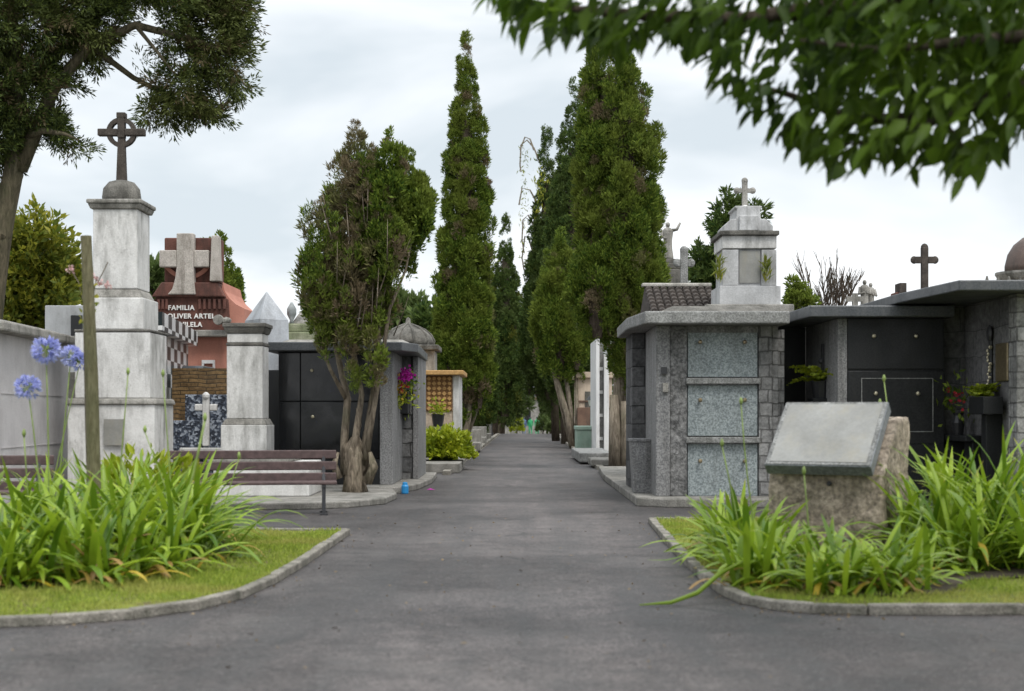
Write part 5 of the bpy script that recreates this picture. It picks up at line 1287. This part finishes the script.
bg('leafy_tree','yellow green broad tree with russet patches behind the pale grey marble tomb',28,270,29,.75,.8,'yel',720,L=.15,W=.07,extra=((12,295,.6,.6),(48,285,.55,.7),(38,240,.45,.45),(62,292,.3,.3),(5,240,.4,.5),(45,310,.6,.4),(15,315,.7,.4)))
bg('leafy_tree','small light green treetop between the celtic cross pedestal and the red tomb',152,285,50,.6,.7,'far',120,L=.3)
bg('palm_like_tree','pale feathery tree above the ribbed dome',404,318,62,.9,.75,'far',160,extra=((390,330,.7,.8),(418,314,.4,.4),(396,308,.4,.35)))
bg('round_tree','dark round tree left of the slender cypress',436,328,60,.9,.85,'cypdark',200,extra=((446,345,.9,.8),))
for k,(px,py,D,r) in enumerate(((300,345,62,1.6),(345,340,64,1.8),(250,350,66,1.8),(205,352,64,1.6),(110,350,66,2.0),(375,345,66,1.5))):
    o_=bg('far_tree','far green tree behind the left tombs, mostly hidden',px,py+25,D,r,r*.9,'far',150); o_['group']='far trees behind the left tombs'
# --- background trees on the right
bg('conifer_tree','dark upright conifer behind the white pedimented monument',732,222,46,.5,.7,'cypdark',420,L=.2,W=.06,extra=((723,240,.4,.6),(748,215,.4,.4),(724,205,.22,.35),(751,222,.3,.3),(736,262,.8,.8),(718,225,.25,.25)))
bg('conifer_tree','dark low conifer between the trefoil cross and the white monument',704,268,46,.4,.5,'cypdark',300,L=.17,W=.055,extra=((697,254,.16,.3),(712,260,.2,.3),(692,282,.35,.25),(715,280,.4,.4)))
bg('juniper_tree','small yellow green conifer behind the slate roof beside the bare tree',798,303,32,.2,.25,'cyp',170,L=.09,W=.035,extra=((794,288,.1,.2),(801,290,.09,.18),(808,302,.1,.15),(790,302,.09,.12)))
D=34; x=X(830,D); t=tree('bare_tree','leafless purplish small tree above the slate roof',(x,D,0)); mb=MB(); mb.tube([(x,D,0),(x,D,2.2),(x,D,3.2)],[.09,.07,.05],7)
def twig(p,d,l,r,lv):
    q=p+d*l; mb.tube([p,(p+q)/2+Vector((random.uniform(-.03,.03),0,0)),q],[r,r*.8,r*.6],4)
    if lv:
        for k in range(4 if lv>1 else 3):
            nd=(d+Vector((random.uniform(-.35,.35),random.uniform(-.4,.4),random.uniform(.0,.35)))).normalized(); twig(p.lerp(q,random.uniform(.4,1)),nd,l*random.uniform(.55,.8),r*.6,lv-1)
for a in (-.3,-.12,.05,.2,.35): twig(Vector((x,D,2.9)),Vector((a,random.uniform(-.3,.3),1)).normalized(),1.0,.035,3)
part('branches',mb,'bark_dark',t)
for k,(px,py,D,r) in enumerate(((840,360,64,1.8),(900,350,66,1.8),(960,345,66,2.0),(690,350,64,1.8),(760,350,66,1.8),(640,360,60,1.6))):
    o_=bg('far_tree','far green tree behind the right tombs, mostly hidden',px,py+25,D,r,r*.8,'far',120); o_['group']='far trees behind the right tombs'

# --- dark layered conifer, top left
D=24.6; x=X(2,D)
t=tree('conifer_tree','big dark spreading conifer leaning in at the upper left over the tombs',(x,D,0))
mb=MB()
def limb(pts,rads,n=8): mb.tube([(X(a,D),D+dy,Z(b,D)) for a,b,dy in pts],rads,n,.08)
mb.tube([(x-.4,D,0),(x-.35,D,1.5),(X(-6,D),D,Z(290,D)),(X(4,D),D,Z(220,D)),(X(16,D),D,Z(160,D)),(X(18,D),D,Z(100,D)),(X(10,D),D,Z(0,D)),(X(10,D),D,Z(-120,D))],[.26,.22,.19,.17,.16,.13,.1,.05],12,.1)
limb([(20,170,0),(38,130,-.1),(58,90,-.2),(95,50,-.3),(140,30,-.3),(200,45,-.3),(235,60,-.3)],[.14,.13,.11,.09,.07,.05,.02])
limb([(95,50,-.3),(130,75,.2),(170,95,.3),(195,115,.3)],[.06,.05,.035,.015]); limb([(20,140,0),(50,135,-.4),(75,140,-.5),(88,146,-.5)],[.06,.05,.03,.012]); limb([(16,90,0),(60,40,.4),(120,-20,.4),(200,-50,.3)],[.1,.08,.06,.03]); limb([(22,170,0),(0,120,.3),(-60,60,.5)],[.1,.08,.04]); limb([(5,240,-.1),(-20,180,-.2),(-50,160,-.2)],[.08,.06,.03])
limb([(140,30,-.3),(165,60,-.5),(185,85,-.6)],[.04,.03,.012]); limb([(200,45,-.3),(220,80,-.3),(225,110,-.3)],[.03,.02,.01])
part('trunk',mb,'bark_moss',t,smooth=True)
BL=[(25,20,75,55),(95,22,55,42),(35,95,48,42),(4,125,30,40),(-30,110,50,80),(172,22,55,36),(218,48,32,36),(192,88,40,32),(205,112,24,14),(160,112,22,16),(60,128,22,18),(80,146,13,8),(236,78,14,22),(112,48,18,14),(100,-45,120,50),(-60,40,70,100),(205,-25,50,40),(225,15,28,28),(150,60,10,10),(60,72,22,18)]
B=[]
for px,py,rx,ry in BL:
    k=int(rx*ry*.24); d=unit(rng.normal(size=(k,3))); q=rng.random((k,1))**.45
    dep=min(1.6,max(.5,rx*D/FOC*1.2))
    C=np.array(P(px,py,D))+d*q*np.array([rx*D/FOC,dep,ry*D/FOC])
    # leave sky gaps between the boughs
    gp=np.sin(C[:,0]*4.1+1.2)*np.sin(C[:,2]*5.3+.4)+.5*np.sin(C[:,0]*9+C[:,2]*7); kp=gp<.62
    cpx=C[:,0]/C[:,1]*FOC+CX; cpy=HY-(C[:,2]-EYE)/C[:,1]*FOC
    for hx,hy_,ha,hb in ((145,28,18,24),(122,62,16,24),(120,98,24,18),(66,100,24,11),(92,120,28,14),(78,168,24,16),(180,62,9,9),(100,20,8,8),(60,60,8,9),(205,125,20,6)):
        kp &= ((cpx-hx)/ha)**2+((cpy-hy_)/hb)**2>1+.5*rng.random(len(C))
    C=C[kp]; d=d[kp]
    A=d*.6+np.array([.35,0,-.05])+rng.normal(size=C.shape)*.3
    B.append(tufts(C,A,.3*(.6+.8*rng.random(len(C))),34,.085,.02,.42,(rng.random(len(C))<.12)*.7))
V,i,s,T=join(B); np_mesh('crown',V,i,s,'mac',t,T)

# --- broad leaved tree overhanging from the right
D=7.6
t=tree('broadleaf_tree','broad leaved tree whose dark leafy boughs hang across the upper right',(6.6,9.8,0))
mb=MB()
mb.tube([(6.6,9.8,0),(6.55,9.75,1.2),(6.4,9.6,2.6),(6.2,9.5,4.2),(6.1,9.4,6)],[.28,.23,.2,.16,.08],12,.06)
twigs=[]
def bough(pts,r0):
    n=len(pts); mb.tube(pts,[r0*(1-.9*k/(n-1)) for k in range(n)],6,.05)
    for k in range(n-1): twigs.append((np.array(pts[k]),np.array(pts[k+1])))
def pp(px,py,d): return P(px,py,d)
bough([(6.3,9.5,3.6),pp(1300,40,8.6),pp(1080,60,8.0),pp(940,118,7.6),pp(850,120,7.5),pp(790,95,7.4),pp(745,82,7.3)],.07)
bough([(6.2,9.5,4.3),pp(1250,-60,8.4),pp(1000,-20,7.8),pp(850,5,7.5),pp(740,20,7.4),pp(640,15,7.2),pp(560,8,7.1),pp(505,-5,7.0)],.08)
bough([(6.2,9.5,4.0),pp(1280,0,8.2),pp(1100,30,7.2),pp(980,40,6.8),pp(880,50,6.7),pp(800,40,6.6)],.06)
bough([(6.3,9.5,3.4),pp(1250,120,8.8),pp(1060,110,8.2),pp(1010,125,8.0),pp(975,150,7.9)],.05)
bough([pp(1000,-20,7.8),pp(900,-60,7),pp(760,-60,6.6),pp(620,-40,6.5),pp(540,-30,6.6)],.05)
bough([pp(940,118,7.6),pp(890,140,7.4),pp(840,145,7.3)],.03); bough([pp(940,118,7.6),pp(965,150,7.5),pp(960,165,7.4)],.02)
part('trunk',mb,'bark_dark',t,smooth=True)
Ps=[];Ds=[]
def leaf_at(p,d): Ps.append(p); Ds.append(d)
# leaves along the side twigs
low=[(500,8),(512,24),(530,36),(548,44),(575,36),(600,44),(625,56),(650,46),(680,42),(705,54),(720,80),(735,100),(755,112),(775,130),(795,150),(830,158),(870,162),(900,163),(940,172),(960,180),(985,176),(1000,150),(1024,135),(1200,135)]
lx=np.array([a for a,b in low]); ly=np.array([b for a,b in low])
def lowest(px): return np.interp(px,lx,ly)
cnt=0
while cnt<2450:
    px=random.uniform(495,1200); d=random.uniform(6.4,8.4); lo_=lowest(px)-16
    py=random.uniform(-130,lo_)
    # sky shows between the upper and the lower bough
    u=(px-600)/130
    if 585<px<760 and 52+ (px-640)*.1<py: 
        if not (px>725 and py>74): continue
    if px<600 and py< -70: continue
    gapn=math.sin(px*.083+1)*math.sin(py*.11+px*.02+2)+.6*math.sin(px*.21+py*.17)
    if gapn>1.15 and py>60: continue
    if px<860 and py>64 and random.random()<.3: continue
    if px>850 and 100<py<150 and gapn>.55: continue
    leaf_at(P(px,py,d),(random.gauss(-.6,.45),random.gauss(-.1,.5),random.gauss(-.55,.3))); cnt+=1
# outermost leaves, hanging in a fringe along the boughs
for k in range(300):
    px=random.uniform(500,1110); d=random.uniform(6.8,7.8); lo_=lowest(px)-20
    if 590<px<722: lo_=min(lo_,40+(px-600)*.12)
    leaf_at(P(px,lo_+random.gauss(-4,9),d),(random.gauss(-.6,.4),random.gauss(0,.4),random.gauss(-.7,.25)))
for a,b in twigs:
    for k in range(int(np.linalg.norm(b-a)*34)):
        q=a+(b-a)*random.random(); leaf_at(tuple(q+rng.normal(size=3)*.05),(random.gauss(-.4,.5),random.gauss(0,.5),random.gauss(-.6,.35)))
for k in range(1300):
    px=random.uniform(800,1150); leaf_at(P(px,random.uniform(-60,min(105,lowest(px)-40)),random.uniform(6.6,8.6)),(random.gauss(-.35,.55),random.gauss(-.1,.55),random.gauss(-.75,.3)))
Ps=np.array(Ps); Ds=np.array(Ds); n=len(Ps)
V,i,s=broad_leaves(Ps,Ds,(.15*(.55+.75*rng.random(n))),.064*(.7+.6*rng.random(n)),np.array([-.2,-.3,1.0]),.16,.2)
# the rest of the canopy, above the picture
k=3600; C=np.array([4.2,8.6,5.6])+unit(rng.normal(size=(k,3)))*rng.random((k,1))**.4*np.array([4.2,2.6,1.9])
C=C[(HY-(C[:,2]-EYE)/np.maximum(C[:,1],.5)*FOC)<-70]
V2,i2,s2=broad_leaves(C,rng.normal(size=C.shape)*.5+np.array([-.2,0,-.6]),.15,.075,np.array([0,0,1.0]),.16,.2)
V,i,s,_=join([(V,i,s,None),(V2,i2,s2,None)]); np_mesh('crown',V,i,s,'broad',t)
# a few fallen leaves on the asphalt
for k in range(14):
    x=random.uniform(-2.5,4.5); y=random.uniform(7.6,9.2) if abs(x)>1.4 else random.uniform(7.6,16)
    V,i,s=broad_leaves(np.array([[x,y,.012]]),np.array([[random.gauss(0,1),random.gauss(0,1),.05]]),.05,.025,np.array([0,0,1.]),.05,.1)
    o=np_mesh('fallen_leaf',V,i,s,'petaldry',None,loc=(x,y,.01)); mark(o,'small dry leaf fallen on the asphalt','leaf','dry leaves scattered on the asphalt')

Pl=[]
while len(Pl)<420:
    q=random.random()
    if q<.4: isl=random.choice((left_isl,right_isl)); i_=random.randrange(len(isl)); a_,b_=Vector(isl[i_-1]),Vector(isl[i_]); c_=a_.lerp(b_,random.random()); c_=(c_.x+random.gauss(0,.16),c_.y+random.gauss(0,.16))
    else: c_=(random.uniform(-5,6),random.uniform(7,19))
    if abs(c_[0])<8 and c_[1]>6.8 and not inside(c_,left_isl) and not inside(c_,right_isl): Pl.append((*c_,.011))
Pl=np.array(Pl); n=len(Pl); V,i,s=blades(Pl,rng.normal(size=(n,3))*np.array([1,1,.12]),.012+.03*rng.random(n)**2,.008+.012*rng.random(n),.1)
o=np_mesh('leaf_litter',V,i,s,'petaldry'); mark(o,'scattered dry bits of leaf litter on the asphalt','litter',None,'stuff')

# ================================================================ LIGHT, SKY, CAMERA
SUN_EL,SUN_AZ=R(58),R(150)                 # azimuth from +Y towards +X: behind the camera, to the right
w=bpy.data.worlds.new('World'); scene.world=w; w.use_nodes=True; nt=w.node_tree; nt.nodes.clear()
N=nt.nodes.new; Lk=nt.links.new
out=N('ShaderNodeOutputWorld'); bgn=N('ShaderNodeBackground'); bgn.inputs['Strength'].default_value=.1
sky=N('ShaderNodeTexSky'); sky.sky_type='NISHITA'; sky.sun_disc=False; sky.sun_elevation=SUN_EL; sky.sun_rotation=SUN_AZ; sky.air_density=1; sky.dust_density=2
tc=N('ShaderNodeTexCoord'); mp=N('ShaderNodeMapping'); mp.inputs['Scale'].default_value=(1,1,2.6); mp.inputs['Location'].default_value=(.35,.2,.55); Lk(tc.outputs['Generated'],mp.inputs[0])
nz=N('ShaderNodeTexNoise'); nz.inputs['Scale'].default_value=2.6; nz.inputs['Detail'].default_value=5; nz.inputs['Roughness'].default_value=.5; nz.inputs['Distortion'].default_value=.3; Lk(mp.outputs[0],nz.inputs['Vector'])
cr=N('ShaderNodeValToRGB'); e=cr.color_ramp.elements; e[0].position=.4; e[0].color=(5.4,5.95,6.35,1); e[1].position=.6; e[1].color=(8.7,8.85,9.0,1); Lk(nz.outputs['Fac'],cr.inputs[0])
sx=N('ShaderNodeSeparateXYZ'); Lk(tc.outputs['Generated'],sx.inputs[0])
mr=N('ShaderNodeMapRange'); mr.inputs['From Min'].default_value=.3; mr.inputs['From Max'].default_value=1; mr.inputs['To Min'].default_value=1; mr.inputs['To Max'].default_value=2.1; Lk(sx.outputs[2],mr.inputs['Value'])
ml=N('ShaderNodeMix'); ml.data_type='RGBA'; ml.blend_type='MULTIPLY'; ml.inputs[0].default_value=1; Lk(cr.outputs[0],ml.inputs[6]); Lk(mr.outputs[0],ml.inputs[7])
mx=N('ShaderNodeMix'); mx.data_type='RGBA'; mx.inputs[0].default_value=.92; Lk(sky.outputs[0],mx.inputs[6]); Lk(ml.outputs[2],mx.inputs[7])
Lk(mx.outputs[2],bgn.inputs['Color']); Lk(bgn.outputs[0],out.inputs['Surface'])
sl=bpy.data.lights.new('sun','SUN'); sl.energy=1.5; sl.angle=R(24); sl.color=(1,.96,.9); so=bpy.data.objects.new('sun',sl); COL.objects.link(so)
dv=Vector((math.sin(SUN_AZ)*math.cos(SUN_EL),math.cos(SUN_AZ)*math.cos(SUN_EL),math.sin(SUN_EL))); so.rotation_euler=dv.to_track_quat('Z','Y').to_euler(); so.location=(0,-10,30)
cam=bpy.data.cameras.new('camera'); co=bpy.data.objects.new('camera',cam); COL.objects.link(co); scene.camera=co
co.location=(0,0,EYE); co.rotation_euler=(R(90),0,0); cam.sensor_width=36; cam.lens=50; cam.shift_y=(HY-345.5)/1024; cam.clip_end=2000; cam.clip_start=.1
cam.dof.use_dof=True; cam.dof.focus_distance=30; cam.dof.aperture_fstop=1.9
scene.view_settings.view_transform='Standard'; scene.view_settings.look='None'; scene.view_settings.exposure=.5; scene.view_settings.gamma=1
scene.cycles.max_bounces=6; scene.cycles.diffuse_bounces=3; scene.cycles.glossy_bounces=2; scene.cycles.transmission_bounces=4; scene.cycles.use_denoising=True
scene.cycles.caustics_reflective=False; scene.cycles.caustics_refractive=False
